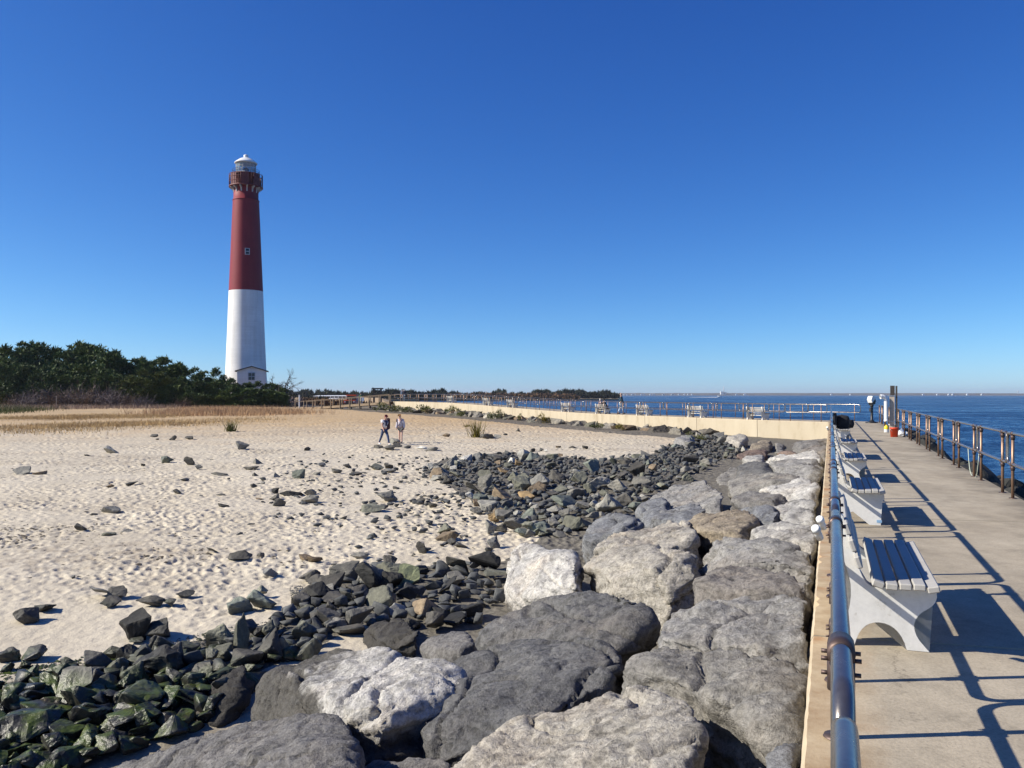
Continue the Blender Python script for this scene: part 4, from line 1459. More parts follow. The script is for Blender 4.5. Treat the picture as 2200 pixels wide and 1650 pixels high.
for (u, v, w, h, tn, lb) in [(812, 960, 22, 11, 'd', None), (836, 962, 32, 14, 'd', 'dark low stone under the feet of the striding person'), (852, 957, 24, 12, 'd', None), (874, 960, 20, 10, 'g', None), (905, 962, 24, 9, 'w', 'whitish flat stone right of the two people'), (927, 964, 32, 11, 'g', None), (845, 947, 26, 14, 'g', None), (958, 935, 18, 10, 't', None),
                             (1047, 936, 27, 15, 'd', 'dark stone beside the upright weed clump'), (1067, 938, 18, 10, 'l', None), (1086, 933, 12, 5, 'd', None), (1112, 923, 10, 9, 'd', None), (1145, 967, 14, 10, 'k', None), (1163, 966, 12, 10, 'g', None), (1173, 968, 8, 8, 'w', None), (1232, 961, 20, 8, 'd', None), (1258, 961, 14, 10, 'd', None), (1200, 960, 12, 6, 't', None),
                             (1203, 978, 12, 9, 't', None), (1315, 985, 11, 7, 'd', None), (1346, 987, 11, 10, 'd', None), (1365, 991, 9, 6, 'd', None), (1380, 992, 10, 7, 'd', None), (990, 993, 22, 11, 'l', None), (1000, 986, 12, 7, 'w', None), (1036, 979, 20, 14, 'd', None), (1080, 982, 30, 14, 'd', None), (1100, 990, 18, 18, 'w', 'white pointed stone at the back of the rubble pile'),
                             (935, 1017, 30, 24, 't', 'brown triangular stone standing at the left end of the rubble'), (960, 1032, 26, 20, 'd', None), (1043, 1035, 34, 30, 'g', 'tall grey slab standing in the left half of the rubble pile'), (1125, 1030, 30, 24, 'n', 'olive triangular stone standing in the rubble pile'), (1240, 1017, 14, 12, 'w', 'small bright white stone in the rubble pile'), (1062, 1110, 26, 17, 'o', 'ochre yellow rounded stone at the front of the rubble'),
                             (1072, 1099, 26, 14, 't', None), (1052, 1133, 30, 28, 'l', 'pale split stone on the sand in front of the rubble'), (1078, 1132, 34, 18, 'd', None), (955, 1135, 32, 20, 'n', None), (962, 1150, 52, 20, 't', 'brown flat slab on the sand left of the pale faceted boulder'), (1060, 1165, 30, 24, 'b', None), (905, 1175, 26, 24, 'd', None), (990, 1172, 28, 11, 'd', None), (970, 1163, 22, 12, 'd', None), (1030, 1097, 36, 10, 'd', None), (1025, 1080, 20, 14, 't', None), (930, 1085, 22, 9, 'd', None), (905, 1075, 24, 12, 'd', None)]:
    stone(u, v, w, h * (0.85 if v < 1000 else 1.1), tn, lb or MID_L, None if lb else 'loose stones behind and around the rubble pile')
for q in NEAR:
    x, y, w, h, tn = q[:5]
    slab = len(q) > 5 and q[5]
    lb = q[6] if len(q) > 6 else None
    stone(x / 2.444, 1150 + y / 2.444, w / 2.444, h / 2.444 * 1.1, tn, lb or EDGE, None if lb else 'stones at the lower sand edge', slab=bool(slab), sink=0.12)


def inside(poly, x, y):
    c = False
    n = len(poly)
    for i in range(n):
        x1, y1 = poly[i]
        x2, y2 = poly[i - 1]
        if (y1 > y) != (y2 > y) and x < (x2 - x1) * (y - y1) / (y2 - y1) + x1:
            c = not c
    return c


PILE_L = 'dark angular stone in the rubble pile between sand and boulders'
SHELF_L = 'wet dark stone in the rubble strip below the near sand'
_cols = 'ddgggggnnnnbeelll'


def rubble_fill(poly, step, smin, smax, label, group, cap, dense_small, cols):
    """fill an area with stones of mixed size; the largest become things, the rest one mass"""
    rs = random.Random(int(step * 10) + 3)
    us = [p[0] for p in poly]
    vs = [p[1] for p in poly]
    items = []
    tries = 0
    placed = []
    n_goal = dense_small
    while len(placed) < n_goal and tries < n_goal * 30:
        tries += 1
        u = rs.uniform(min(us), max(us))
        v = rs.uniform(min(vs), max(vs))
        if not inside(poly, u, v):
            continue
        if not inside(poly, u, v - 22 * rs.random()) and rs.random() < 0.65:
            continue
        k = (v - 848) / 200.0           # nearer stones look larger
        sz = smin + (smax - smin) * rs.random() ** 2.6
        w = sz * k
        if any(abs(u - a) < 0.30 * (w + c) and abs(v - b) < 0.13 * (w + c) for a, b, c in placed):
            continue
        placed.append((u, v, w))
    placed.sort(key=lambda q: -q[2])
    for i, (u, v, w) in enumerate(placed):
        h = w * rs.uniform(0.30, 0.80)
        tn = rs.choice(cols) if rs.random() > 0.07 else rs.choice('wottl')
        o = stone(u, v, w, h, tn, label, group, 'rubble_stone', sink=0.1, depth=rs.uniform(0.7, 1.1), slab=rs.random() < 0.3, rot=rs.uniform(-1.2, 1.2), tilt=rs.uniform(-0.35, 0.35), low=i >= cap)
        o.location.z += rs.uniform(0, 0.12) - 0.02
        items.append(o)
    return items


def merge_stuff(objs, name, label, cat):
    """the small remainder of a pile as one mass"""
    V, Fs, off, C = [], [], 0, []
    for o in objs:
        me = o.data
        mw = np.array(Matrix.LocRotScale(o.location, o.rotation_euler, o.scale))
        co = np.empty(len(me.vertices) * 3, np.float32)
        me.vertices.foreach_get('co', co)
        co = co.reshape(-1, 3) @ mw[:3, :3].T + mw[:3, 3]
        tri = np.empty(len(me.polygons) * 3, np.int32)
        me.polygons.foreach_get('vertices', tri)
        V.append(co)
        Fs.append(tri.reshape(-1, 3) + off)
        off += len(co)
    me = mesh_np(name, np.concatenate(V), np.concatenate(Fs))
    for o in objs:
        bpy.data.objects.remove(o)
    o = link(name, me, M['rubble'])
    o.color = (0.095, 0.098, 0.10, 1)
    return tag(o, label, cat, kind='stuff')


pile = rubble_fill(PILE, 9, 12, 56, PILE_L, 'stones of the dark rubble pile', 165, 1050, _cols)
shelf = rubble_fill(SHELF, 7, 12, 36, SHELF_L, 'stones of the wet rubble strip', 115, 430, 'kkkdddddnng')
rest = pile[165:] + shelf[115:]
_frs = random.Random(77)
_k = 0
while _k < 300:                              # strays thinning out over the sand
    u, v = _frs.gauss(980, 190), 975 + abs(_frs.gauss(0, 95))
    if inside(PILE, u, v) or u > 1400 or u < 250 or v > 1330 or (v > 1150 and u > 1060):
        continue
    _w = _frs.uniform(5, 13) * (v - 820) / 200.0
    rest.append(stone(u, v, _w, _w * _frs.uniform(0.25, 0.6), _frs.choice('dgndgtl'), 'x', None, low=True, slab=True))
    _k += 1
merge_stuff(rest, 'small_rubble', 'small dark rubble filling the gaps between the larger stones', 'rubble')

# bigger rocks in a band along the foot of the far wall
BANK_L = 'grey rock in the row along the foot of the curving far wall'
_brs = random.Random(21)
for i in range(64):
    f = i / 63.0
    d = CUM[1] + 9 + f * (PLEN - CUM[1] - 12)
    for k in range(2):
        off = -_brs.uniform(0.35, 0.9) if k == 0 else -_brs.uniform(1.0, 2.2)
        p, a = along(d + _brs.uniform(-0.6, 0.6), off)
        W = _brs.uniform(0.8, 1.9)
        H = _brs.uniform(0.6, 1.0)
        gz = float(ground(np.array([p.x]), np.array([p.y]))[0])
        zt = p.z - _brs.uniform(0.60, 0.85) if k == 0 else max(gz, float(zsand(p.x, p.y))) + _brs.uniform(0.25, 0.6)
        o = link('wall_foot_rock', _brs.choice(STONES + SLABS), None, None, (p.x, p.y, zt - H - 0.2), (_brs.uniform(-.2, .2), _brs.uniform(-.2, .2), _brs.uniform(0, 6.28)), (W, W * 0.8, H + 0.2))
        c = SC_T[_brs.choice('gggdntlgb')]
        o.color = (c[0] * 1.05, c[1], c[2] * 0.96, 1)
        tag(o, BANK_L, 'stone', 'rocks along the foot of the far wall')

# jetty stones on the sea side of the near walkway
_jl = 'black wet jetty stone below the sea-side railing'
for i in range(34):
    s_ = 9 + i * 1.35 + _brs.uniform(-.3, .3)
    for k in range(2):
        t_ = (3.6 if k == 0 else 4.9) + _brs.uniform(-.25, .35)
        p = st(s_, t_)
        W = _brs.uniform(1.2, 2.0)
        top = (-1.95 if k == 0 else -2.75) + _brs.uniform(-.25, .15)
        o = link('jetty_rock', _brs.choice(STONES), None, None, (p.x, p.y, top - 1.5), (_brs.uniform(-.2, .2), _brs.uniform(-.2, .2), _brs.uniform(0, 6.28)), (W, W * 0.9, 1.5))
        o.color = (0.03, 0.031, 0.03, 1)
        tag(o, _jl, 'stone', 'jetty stones on the sea side')


# pebbles and shell grit: nobody could count it
def grit(name, n, polys, smin, smax, label, cat, seed, col, flat=0.5):
    rs = np.random.RandomState(seed)
    V, Fc = [], []
    tet = np.array([(1, 0, -0.2), (-0.5, 0.87, -0.2), (-0.5, -0.87, -0.2), (0.1, 0.1, 0.8)])
    fct = np.array([(0, 1, 3), (1, 2, 3), (2, 0, 3)])
    k = 0
    pr = random.Random(seed)
    pts = []
    while len(pts) < n:
        poly, wgt = pr.choice(polys)
        us = [p[0] for p in poly]
        vs = [p[1] for p in poly]
        u, v = pr.uniform(min(us), max(us)), pr.uniform(min(vs), max(vs))
        if inside(poly, u, v):
            pts.append((u, v))
    A = np.array([ray(u, v) for u, v in pts])
    # solve the whole batch on the ground
    ys = np.geomspace(5, 160, 260)
    for (a, b) in A:
        f = ground(a * ys, ys) - b * ys
        i = int(np.argmax(f >= 0))
        y = ys[i]
        s_ = rs.uniform(smin, smax)
        ang = rs.uniform(0, 6.28)
        c, s2 = math.cos(ang), math.sin(ang)
        T = tet * np.array([s_, s_ * rs.uniform(0.5, 1), s_ * flat])
        T = np.stack([T[:, 0] * c - T[:, 1] * s2, T[:, 0] * s2 + T[:, 1] * c, T[:, 2]], 1)
        if i > 0:
            y = ys[i - 1] + (ys[i] - ys[i - 1]) * (-f[i - 1]) / (f[i] - f[i - 1])
        V.append(T + np.array([a * y, y, b * y + 0.01]))
        Fc.append(fct + 4 * k)
        k += 1
    o = link(name, mesh_np(name, np.concatenate(V), np.concatenate(Fc)), M['rubble'])
    o.color = (*col, 1)
    return tag(o, label, cat, kind='stuff')


grit('shell_gravel', 2600, [([(250, 1400), (560, 1335), (640, 1350), (460, 1400), (250, 1440)], 1), ([(620, 1260), (760, 1260), (780, 1340), (640, 1330)], 1), ([(0, 1440), (260, 1400), (300, 1440), (0, 1500)], 1)],
     0.015, 0.045, 'grey shell gravel washed up along the lower edge of the sand', 'gravel', 4, (0.12, 0.12, 0.12))
grit('beach_litter', 1700, [([(0, 950), (900, 930), (1300, 960), (1000, 1200), (0, 1250)], 1), ([(840, 920), (1400, 930), (1450, 960), (900, 975)], 1), ([(0, 1130), (450, 1120), (450, 1200), (0, 1210)], 1)],
     0.03, 0.09, 'bits of dark seaweed and shell scattered over the trampled sand', 'debris', 9, (0.075, 0.06, 0.045), 0.25)

# ------------------------------------------------------------------ lighthouse
LH_Y = 178.0
LK = F / LH_Y


def lz(v):
    return (V0 - v) / LK


def build_lighthouse():
    cx = (528.5 - U0) / LK
    gz = -1.7
    root = tag(empty('lighthouse', (cx, LH_Y, 0)), 'tall red and white lighthouse with glass lantern behind the pines', 'lighthouse')
    zb, zr, zt = lz(626), lz(432), lz(408)
    MB().lathe([(4.55, gz - 0.3), (4.16, lz(805)), (3.80, lz(720)), (3.46, zb)], 64).build('white_shaft', M['tower_white'], root)
    MB().lathe([(3.46, zb), (3.12, lz(545)), (2.86, lz(480)), (2.66, zr - 0.06)], 64).build('red_shaft', M['tower_red'], root)
    MB().lathe([(2.66, zr - 0.06), (2.74, zr - 0.04), (2.74, zr + 0.10), (2.55, zr + 0.14), (2.48, zt), (2.46, lz(404))], 64).build('neck_band', M['tower_red'], root)
    gd = lz(404)
    # gallery floor, brackets, watch room, cage
    MB().lathe([(2.2, gd), (3.42, gd), (3.46, gd + 0.03), (3.46, gd + 0.22), (3.40, gd + 0.25), (2.2, gd + 0.25)], 48).build('gallery_floor', M['gallery_red'], root)
    br = MB().prism([(2.42, gd - 1.15), (2.56, gd - 1.15), (2.72, gd - 0.55), (3.30, gd - 0.16), (3.30, gd - 0.01), (2.42, gd - 0.01)], 'y', -0.13, 0.13).mesh('bracket')
    for k in range(14):
        link('bracket', br, M['bracket_grey'], root, None, (0, 0, 2 * math.pi * (k + 0.35) / 14))
    wt = lz(377)
    MB().lathe([(2.32, gd + 0.2), (2.32, wt - 0.1), (2.75, wt - 0.05), (2.80, wt + 0.02), (2.80, wt + 0.14), (1.9, wt + 0.16)], 48).build('watch_room', M['gallery_red'], root)
    cg = MB()
    ch = wt - gd - 0.25
    for k in range(40):
        a = 2 * math.pi * k / 40
        x, y = 3.38 * math.cos(a), 3.38 * math.sin(a)
        cg.tube([(x, y, gd + 0.2), (x, y, gd + 0.25 + ch * (1.0 if k % 5 else 1.06))], 0.035 if k % 5 else 0.06, 5)
    for f in (0.35, 0.7, 1.0):
        cg.tube([(3.38 * math.cos(2 * math.pi * k / 40), 3.38 * math.sin(2 * math.pi * k / 40), gd + 0.25 + ch * f) for k in range(40)], 0.05, 5, closed=True)
    cg.build('gallery_cage', M['gallery_red'], root)
    pb = MB()
    for k in range(40):                      # solid lower sheets of the cage, with open bays
        if k % 5 > 2:
            continue
        a0, a1 = 2 * math.pi * k / 40, 2 * math.pi * (k + 1) / 40
        pb.lathe([(3.36, gd + 0.25), (3.36, gd + 0.25 + ch * 0.98)], 1, a0=a0, a1=a1)
    pb.build('cage_sheeting', M['gallery_red'], root)
    # lantern
    lt = lz(352)
    gl = NT('lantern_glass', 0.05)
    gl.color((0.30, 0.45, 0.52))
    gl.b.inputs['Transmission Weight'].default_value = 0.0
    gl.b.inputs['Alpha'].default_value = 0.40
    MB().lathe([(1.98, wt + 0.45), (1.98, lt)], 32).build('lantern_glass', gl.m, root)
    MB().lathe([(2.04, wt + 0.14), (2.06, wt + 0.45), (1.9, wt + 0.46)], 32).build('lantern_base', M['tower_white'], root)
    lf = MB()
    for k in range(16):
        a = 2 * math.pi * k / 16
        x, y = 2.0 * math.cos(a), 2.0 * math.sin(a)
        lf.tube([(x, y, wt + 0.4), (x, y, lt)], 0.055, 5)
    for f in (0.33, 0.66):
        lf.tube([(2.0 * math.cos(2 * math.pi * k / 32), 2.0 * math.sin(2 * math.pi * k / 32), wt + 0.4 + (lt - wt - 0.4) * f) for k in range(32)], 0.04, 5, closed=True)
    lf.build('lantern_mullions', M['bracket_grey'], root)
    MB().lathe([(0.25, wt + 0.2), (0.5, wt + 0.5), (0.62, wt + 1.0), (0.5, wt + 1.4), (0.2, wt + 1.6), (0.0, wt + 1.6)], 16).build('lens', M['window_dark'], root)
    rf = MB().lathe([(1.95, lt - 0.02), (2.28, lt - 0.02), (2.34, lt + 0.12), (2.1, lt + 0.35), (1.3, lt + 0.95), (0.62, lt + 1.25), (0.55, lt + 1.3), (0.0, lt + 1.32)], 24).build('lantern_roof', M['tower_white'], root)
    MB().lathe([(0.48, lt + 1.25), (0.52, lt + 1.75), (0.3, lt + 1.9), (0.0, lt + 1.95)], 12).build('roof_vent', M['tower_white'], rf)
    ur = MB()
    for k in range(20):
        a = 2 * math.pi * k / 20
        ur.tube([(2.72 * math.cos(a), 2.72 * math.sin(a), wt + 0.1), (2.72 * math.cos(a), 2.72 * math.sin(a), wt + 1.05)], 0.03, 4)
    for z in (0.6, 1.05):
        ur.tube([(2.72 * math.cos(2 * math.pi * k / 40), 2.72 * math.sin(2 * math.pi * k / 40), wt + z) for k in range(40)], 0.03, 4, closed=True)
    ur.build('lantern_railing', M['roof_dark'], root)
    # small window in the red shaft
    wz = lz(545)
    ang = math.atan2(-1.0, 0.31 + 0.10)
    wr = empty('window', (3.10 * math.cos(ang), 3.10 * math.sin(ang), wz), ang + math.pi / 2, root)
    MB().box((0, 0.05, 0), (0.95, 0.30, 1.35)).build('frame', M['frame_grey'], wr)
    for sz in (-0.31, 0.31):
        MB().box((0, -0.11, sz), (0.66, 0.06, 0.50)).build('pane', M['window_dark'], wr)
    # entrance house
    hx = (541.5 - U0) / F * 171.5 - cx
    h = tag(empty('entrance_house', (cx + hx, 171.5, gz), 0.26), 'small white gabled house at the foot of the lighthouse', 'house')
    w, d, ev, ap = 5.5, 4.6, 6.55, 7.35
    MB().prism([(-w / 2, 0), (w / 2, 0), (w / 2, ev), (0, ap - 0.12), (-w / 2, ev)], 'y', -d / 2, d / 2).build('wall', M['tower_white'], h)
    for s_ in (-1, 1):
        m4 = [(s_ * (w / 2 + 0.45), ev - 0.26), (0, ap - 0.10), (0, ap + 0.10), (s_ * (w / 2 + 0.45), ev - 0.06)]
        if s_ > 0:
            m4 = m4[::-1]
        MB().prism(m4, 'y', -d / 2 - 0.35, d / 2).build('roof', M['roof_dark'], h)
    wn_ = empty('window', (0, -d / 2 - 0.02, 5.35), 0, h)
    MB().box((0, 0, 0), (1.35, 0.12, 1.6)).build('frame', M['frame_grey'], wn_)
    for sx in (-0.31, 0.31):
        for sz in (-0.37, 0.37):
            MB().box((sx, -0.05, sz), (0.52, 0.08, 0.62)).build('pane', M['window_dark'], wn_)


build_lighthouse()


# ------------------------------------------------------------------ plants
def tuft_cloud(rs, lobes, n, size, droop=0.0, jit=0.35, fuzz=0.18):
    """leaf-sized faces spread through the outer shell of a set of lobes -> verts, tris"""
    L = np.array(lobes)                      # x y z r
    wgt = L[:, 3] ** 2
    pick = rs.choice(len(L), n, p=wgt / wgt.sum())
    D = rs.normal(size=(n, 3))
    D[:, 2] = D[:, 2] * 0.8 + 0.15
    D /= np.linalg.norm(D, axis=1)[:, None]
    rr = L[pick, 3] * (1 + rs.normal(-0.08, fuzz, n))
    C = L[pick, :3] + D * rr[:, None] * np.array([1, 1, 0.85])
    out = D + rs.normal(0, jit, (n, 3)) + np.array([0, 0, 0.35 - droop])
    out /= np.linalg.norm(out, axis=1)[:, None]
    side = np.cross(out, rs.normal(size=(n, 3)))
    side /= np.linalg.norm(side, axis=1)[:, None]
    s = size * rs.uniform(0.6, 1.5, n)
    A = C - out * (s * 0.5)[:, None] + side * (s * 0.32)[:, None]
    B = C - out * (s * 0.5)[:, None] - side * (s * 0.32)[:, None]
    T = C + out * (s * 0.9)[:, None]
    V = np.stack([A, B, T], 1).reshape(-1, 3)
    Fc = np.arange(3 * n).reshape(-1, 3)
    return V, Fc


def limb_tree(rs, h, spread, levels=3, r0=0.16, lean=0.15, dens=4):
    """tapered trunk with limbs; returns an MB and the limb tips"""
    mb = MB()
    tips = []

    def grow(p, d, ln, r, lv):
        pts = [p]
        q = p.copy()
        dd = d.copy()
        for k in range(3):
            dd = (dd + Vector(rs.normal(0, 0.16, 3))).normalized()
            q = q + dd * (ln / 3)
            pts.append(q)
        mb.tube(pts, [r, r * 0.85, r * 0.7, r * 0.5], 5 if lv > 1 else 3, cap=False)
        if lv == 0:
            tips.append(q)
            return
        for k in range(dens):
            f = rs.uniform(0.35, 1.0)
            i = min(int(f * 3), 2)
            b = pts[i].lerp(pts[i + 1], f * 3 - i)
            nd = (dd * 0.7 + Vector((rs.normal() * spread, rs.normal() * spread, rs.uniform(0.0, 0.6)))).normalized()
            grow(b, nd, ln * rs.uniform(0.45, 0.75), r * 0.5, lv - 1)

    grow(Vector((0, 0, -0.3)), Vector((rs.normal() * lean, rs.normal() * lean, 1)).normalized(), h * 0.6, r0, levels)
    return mb, tips


def make_pine(seed, mat):
    """unit pine about 10 m high, 7 m wide"""
    rs = np.random.RandomState(seed)
    tr, tips = limb_tree(rs, 8.0, 0.7, 2, 0.20, 0.06, 5)
    lobes = []
    for k in range(34):
        z = rs.uniform(0.06, 0.97)
        rad = 3.3 * math.sin(math.pi * (0.18 + 0.70 * z)) ** 0.8 * rs.uniform(0.35, 1.0)
        a = rs.uniform(0, 6.28)
        lobes.append((math.cos(a) * rad, math.sin(a) * rad, z * 9.2 + 0.4, rs.uniform(0.7, 1.35) * (1.15 - 0.5 * z)))
    for k in range(5):                       # spiky tops
        a = rs.uniform(0, 6.28)
        lobes.append((math.cos(a) * rs.uniform(0, 1.7), math.sin(a) * rs.uniform(0, 1.7), rs.uniform(8.8, 10.0), rs.uniform(0.35, 0.7)))
    V, Fc = tuft_cloud(rs, lobes, 10000, 0.36, fuzz=0.36)
    cm = mesh_np('crown', V, Fc)
    cm.materials.append(M[mat])
    tm = tr.mesh('trunk')
    tm.materials.append(M['bark'])
    return cm, tm


PINES = [make_pine(40 + i, 'pine') for i in range(5)] + [make_pine(60, 'pine_light'), make_pine(61, 'pine_light')]
_prs = random.Random(8)
PL = [(-40, 765, 150), (-5, 752, 152), (30, 745, 150), (66, 734, 154), (100, 738, 158), (135, 752, 150), (178, 732, 160), (205, 742, 156), (232, 752, 150), (262, 764, 152), (292, 765, 156), (322, 772, 150), (348, 768, 158),
      (378, 778, 152), (408, 790, 150), (436, 797, 154), (466, 789, 160), (500, 812, 150), (528, 820, 150), (556, 818, 152), (584, 822, 152), (606, 832, 150), (12, 782, 144), (50, 778, 145), (85, 790, 144), (122, 788, 144), (160, 782, 146), (198, 785, 145),
      (236, 790, 144), (306, 795, 140, 1), (345, 800, 142, 1), (385, 808, 142), (425, 815, 141), (462, 818, 142), (498, 826, 142), (534, 832, 142), (572, 835, 143), (604, 842, 144), (280, 805, 141, 1), (30, 800, 143), (70, 805, 143), (105, 808, 143), (145, 803, 143), (180, 806, 143), (218, 806, 143), (255, 806, 143), (325, 822, 141), (365, 826, 141), (405, 830, 141), (445, 835, 141), (480, 838, 141), (516, 842, 141), (550, 845, 142)]
for i, q in enumerate(PL):
    u, tv, y = q[:3]
    lt_ = len(q) > 3
    x = (u - U0) / F * y
    gz = float(ground(np.array([x]), np.array([y]))[0])
    zt = (V0 - tv) / F * y
    H = zt - gz
    cm, tm = PINES[_prs.choice([5, 6])] if lt_ else PINES[_prs.randrange(5)]
    sx = min(max(H / 10.5, 0.5), 1.15) * _prs.uniform(1.0, 1.25)
    row = 'front row' if y < 147 else 'back row'
    nth = sorted(q2[0] for q2 in PL if (q2[2] < 147) == (y < 147)).index(u)
    root = empty('pine_tree', (x, y, gz), _prs.uniform(0, 6.28))
    root.scale = (sx, sx, H / 10.4)
    tag(root, '%s pine, %s from the left in the %s of the thicket' % ('yellowish green bushy' if lt_ else 'dark green', ORD[nth], row), 'tree', 'pines of the dark thicket')
    link('trunk', tm, None, root)
    link('crown', cm, None, root)


# bare grey shrubs before the pines
def make_shrub(seed, mat, n=150):
    rs = np.random.RandomState(seed)
    V = []
    for k in range(n):
        p = np.array([rs.normal(0, 0.35), rs.normal(0, 0.35), 0.0])
        d = np.array([p[0] * 1.3 + rs.normal(0, 0.25), p[1] * 1.3 + rs.normal(0, 0.25), 1.0])
        w = 0.035
        for j in range(4):
            q = p + d * rs.uniform(0.3, 0.55) * np.array([0.75, 0.75, 1])
            sd_ = np.cross(q - p, rs.normal(size=3))
            sd_ = sd_ / (np.linalg.norm(sd_) + 1e-6) * w
            V += [p - sd_, p + sd_, q]
            for b in range(2):
                e = p + (q - p) * rs.uniform(0.4, 1)
                g = e + rs.normal(0, 0.22, 3) + np.array([0, 0, 0.22])
                V += [e - sd_ * 0.7, e + sd_ * 0.7, g]
            p = q
            d = d * 0.9 + rs.normal(0, 0.35, 3)
            d[2] = abs(d[2])
            w *= 0.8
    V = np.array(V)
    V[:, 2] *= 1.0
    me = mesh_np('twigs', V, np.arange(len(V)).reshape(-1, 3))
    me.materials.append(M[mat])
    return me


SHR = [make_shrub(70 + i, 'twig_grey' if i % 3 else 'twig_brown') for i in range(5)]
for i, (u, tv, bv, y) in enumerate([(30, 842, 874, 141), (62, 838, 874, 140), (98, 824, 872, 141), (130, 828, 872, 140), (160, 822, 873, 141), (192, 820, 873, 140), (222, 822, 874, 141), (250, 828, 874, 139), (280, 838, 874, 139), (305, 845, 875, 138), (392, 850, 874, 139), (610, 838, 866, 146), (640, 852, 868, 150)]):
    x = (u - U0) / F * y
    gz = float(ground(np.array([x]), np.array([y]))[0])
    H = (V0 - tv) / F * y - gz
    o = link('bare_shrub', SHR[i % 5], None, None, (x, y, gz), (0, 0, i * 1.3), (H / 2.1 * 1.2, H / 2.1 * 1.2, H / 2.1 * 0.78))
    tag(o, 'leafless grey brushwood shrub before the dark pines, %s from the left' % ORD[i] if u < 350 else 'leafless shrub among the low pines by the ramp', 'shrub', 'bare shrubs before the pines' if u < 350 else 'bare shrubs by the ramp')

# bare trees right of the lighthouse
for k, (u, tv, y, lb) in enumerate([(622, 790, 150, 'taller leafless tree right of the lighthouse'), (596, 800, 152, 'shorter leafless tree close beside the lighthouse foot')]):
    rs = np.random.RandomState(90 + k)
    mb, tips = limb_tree(rs, 7.6, 0.85, 3, 0.17, 0.10, 5)
    x = (u - U0) / F * y
    gz = float(ground(np.array([x]), np.array([y]))[0])
    zmax = max(v[2] for v in mb.v)
    H = (V0 - tv) / F * y - gz
    o = mb.build('bare_tree', M['dead_wood'], None, (x, y, gz))
    o.scale = (H / zmax * 0.8, H / zmax * 0.8, H / zmax)
    tag(o, lb, 'tree')


# leafy bushes and tufts at the foot of the far wall and on the sand
def make_bush(seed, mat, n=420):
    rs = np.random.RandomState(seed)
    lobes = [(rs.normal(0, 0.35), rs.normal(0, 0.3), rs.uniform(0.2, 0.8), rs.uniform(0.2, 0.4)) for k in range(7)]
    V, Fc = tuft_cloud(rs, lobes, n, 0.11)
    me = mesh_np('leaves', V, Fc)
    me.materials.append(M[mat])
    return me


BU = [make_bush(120 + i, 'bush' if i < 3 else 'bush_yellow') for i in range(5)]
for i, (u, bv, w, h, k, lb) in enumerate([
    (815, 884, 34, 20, 0, 'low green bush under the end of the wooden ramp'), (850, 886, 30, 18, 1, 'green bush beside the ramp landing'), (912, 888, 34, 22, 2, 'green bush on the far left of the rock row'),
    (880, 887, 22, 14, 0, 'small green bush between the ramp and the rock row'), (972, 890, 20, 22, 1, 'upright green bush on the rock row'), (985, 896, 22, 18, 0, 'low green bush beside the upright one'), (1058, 902, 20, 20, 2, 'green bush growing from the rocks below the rising wall'),
    (1072, 900, 16, 24, 1, 'taller green bush below the rising wall'), (1118, 904, 10, 16, 0, 'thin green sprig below the rising wall'), (1165, 912, 20, 26, 3, 'yellow-green bush before the rock row'), (1283, 922, 26, 15, 2, 'low dark green bush among pale rocks'), (1330, 925, 22, 15, 4, 'round yellow bush at the wall foot'),
    (1505, 950, 24, 20, 2, 'dark green bush among the rubble at the wall'), (1480, 936, 14, 10, 0, 'small green bush at the wall foot near the rubble')]):
    p = hit(u, bv)
    kx = p.y / F
    p.z = float(ground(np.array([p.x]), np.array([p.y]))[0])
    o = link('leafy_bush', BU[k], None, None, p, (0, 0, i), (w * kx / 1.3, w * kx / 1.3, h * kx / 1.1))
    tag(o, lb, 'bush')


def blades(name, pts, h0, h1, w, mat, label, cat, kind=None, lean=0.3, seed=1):
    rs = np.random.RandomState(seed)
    P = np.array(pts)
    n = len(P)
    H = rs.uniform(h0, h1, n)
    a = rs.uniform(0, 6.28, n)
    sd_ = np.stack([np.cos(a), np.sin(a), np.zeros(n)], 1) * (w * rs.uniform(0.6, 1.3, n))[:, None]
    tip = P + np.stack([rs.normal(0, lean, n) * H, rs.normal(0, lean, n) * H, H], 1)
    V = np.stack([P - sd_, P + sd_, tip], 1).reshape(-1, 3)
    me = mesh_np(name, V, np.arange(3 * n).reshape(-1, 3))
    o = link(name, me, M[mat])
    return tag(o, label, cat, kind=kind)


def scatter(poly_world, n, seed, thr=None, sc=0.15, soft=(2.5, 3.0)):
    """points on the ground inside a polygon of ground points; clumped by noise"""
    rs = np.random.RandomState(seed)
    P = np.array(poly_world)[:, :2]
    lo, hi = P.min(0), P.max(0)
    pl = [tuple(p) for p in P]
    out = []
    while len(out) < n:
        q = rs.uniform(lo, hi, (n, 2))
        if thr is not None:
            m = fbm(np.stack([q[:, 0] * sc, q[:, 1] * sc, np.full(n, seed * 1.7)], 1), 3) > thr
            q = q[m]
        out += [p for p in q if inside(pl, p[0], p[1])]
    out = np.array(out[:n])
    out = out + rs.normal(size=out.shape) * np.array(soft)
    z = ground(out[:, 0], out[:, 1])
    return np.stack([out[:, 0], out[:, 1], z - 0.02], 1)


def wpoly(pix):
    return [hit(u, v) for u, v in pix]


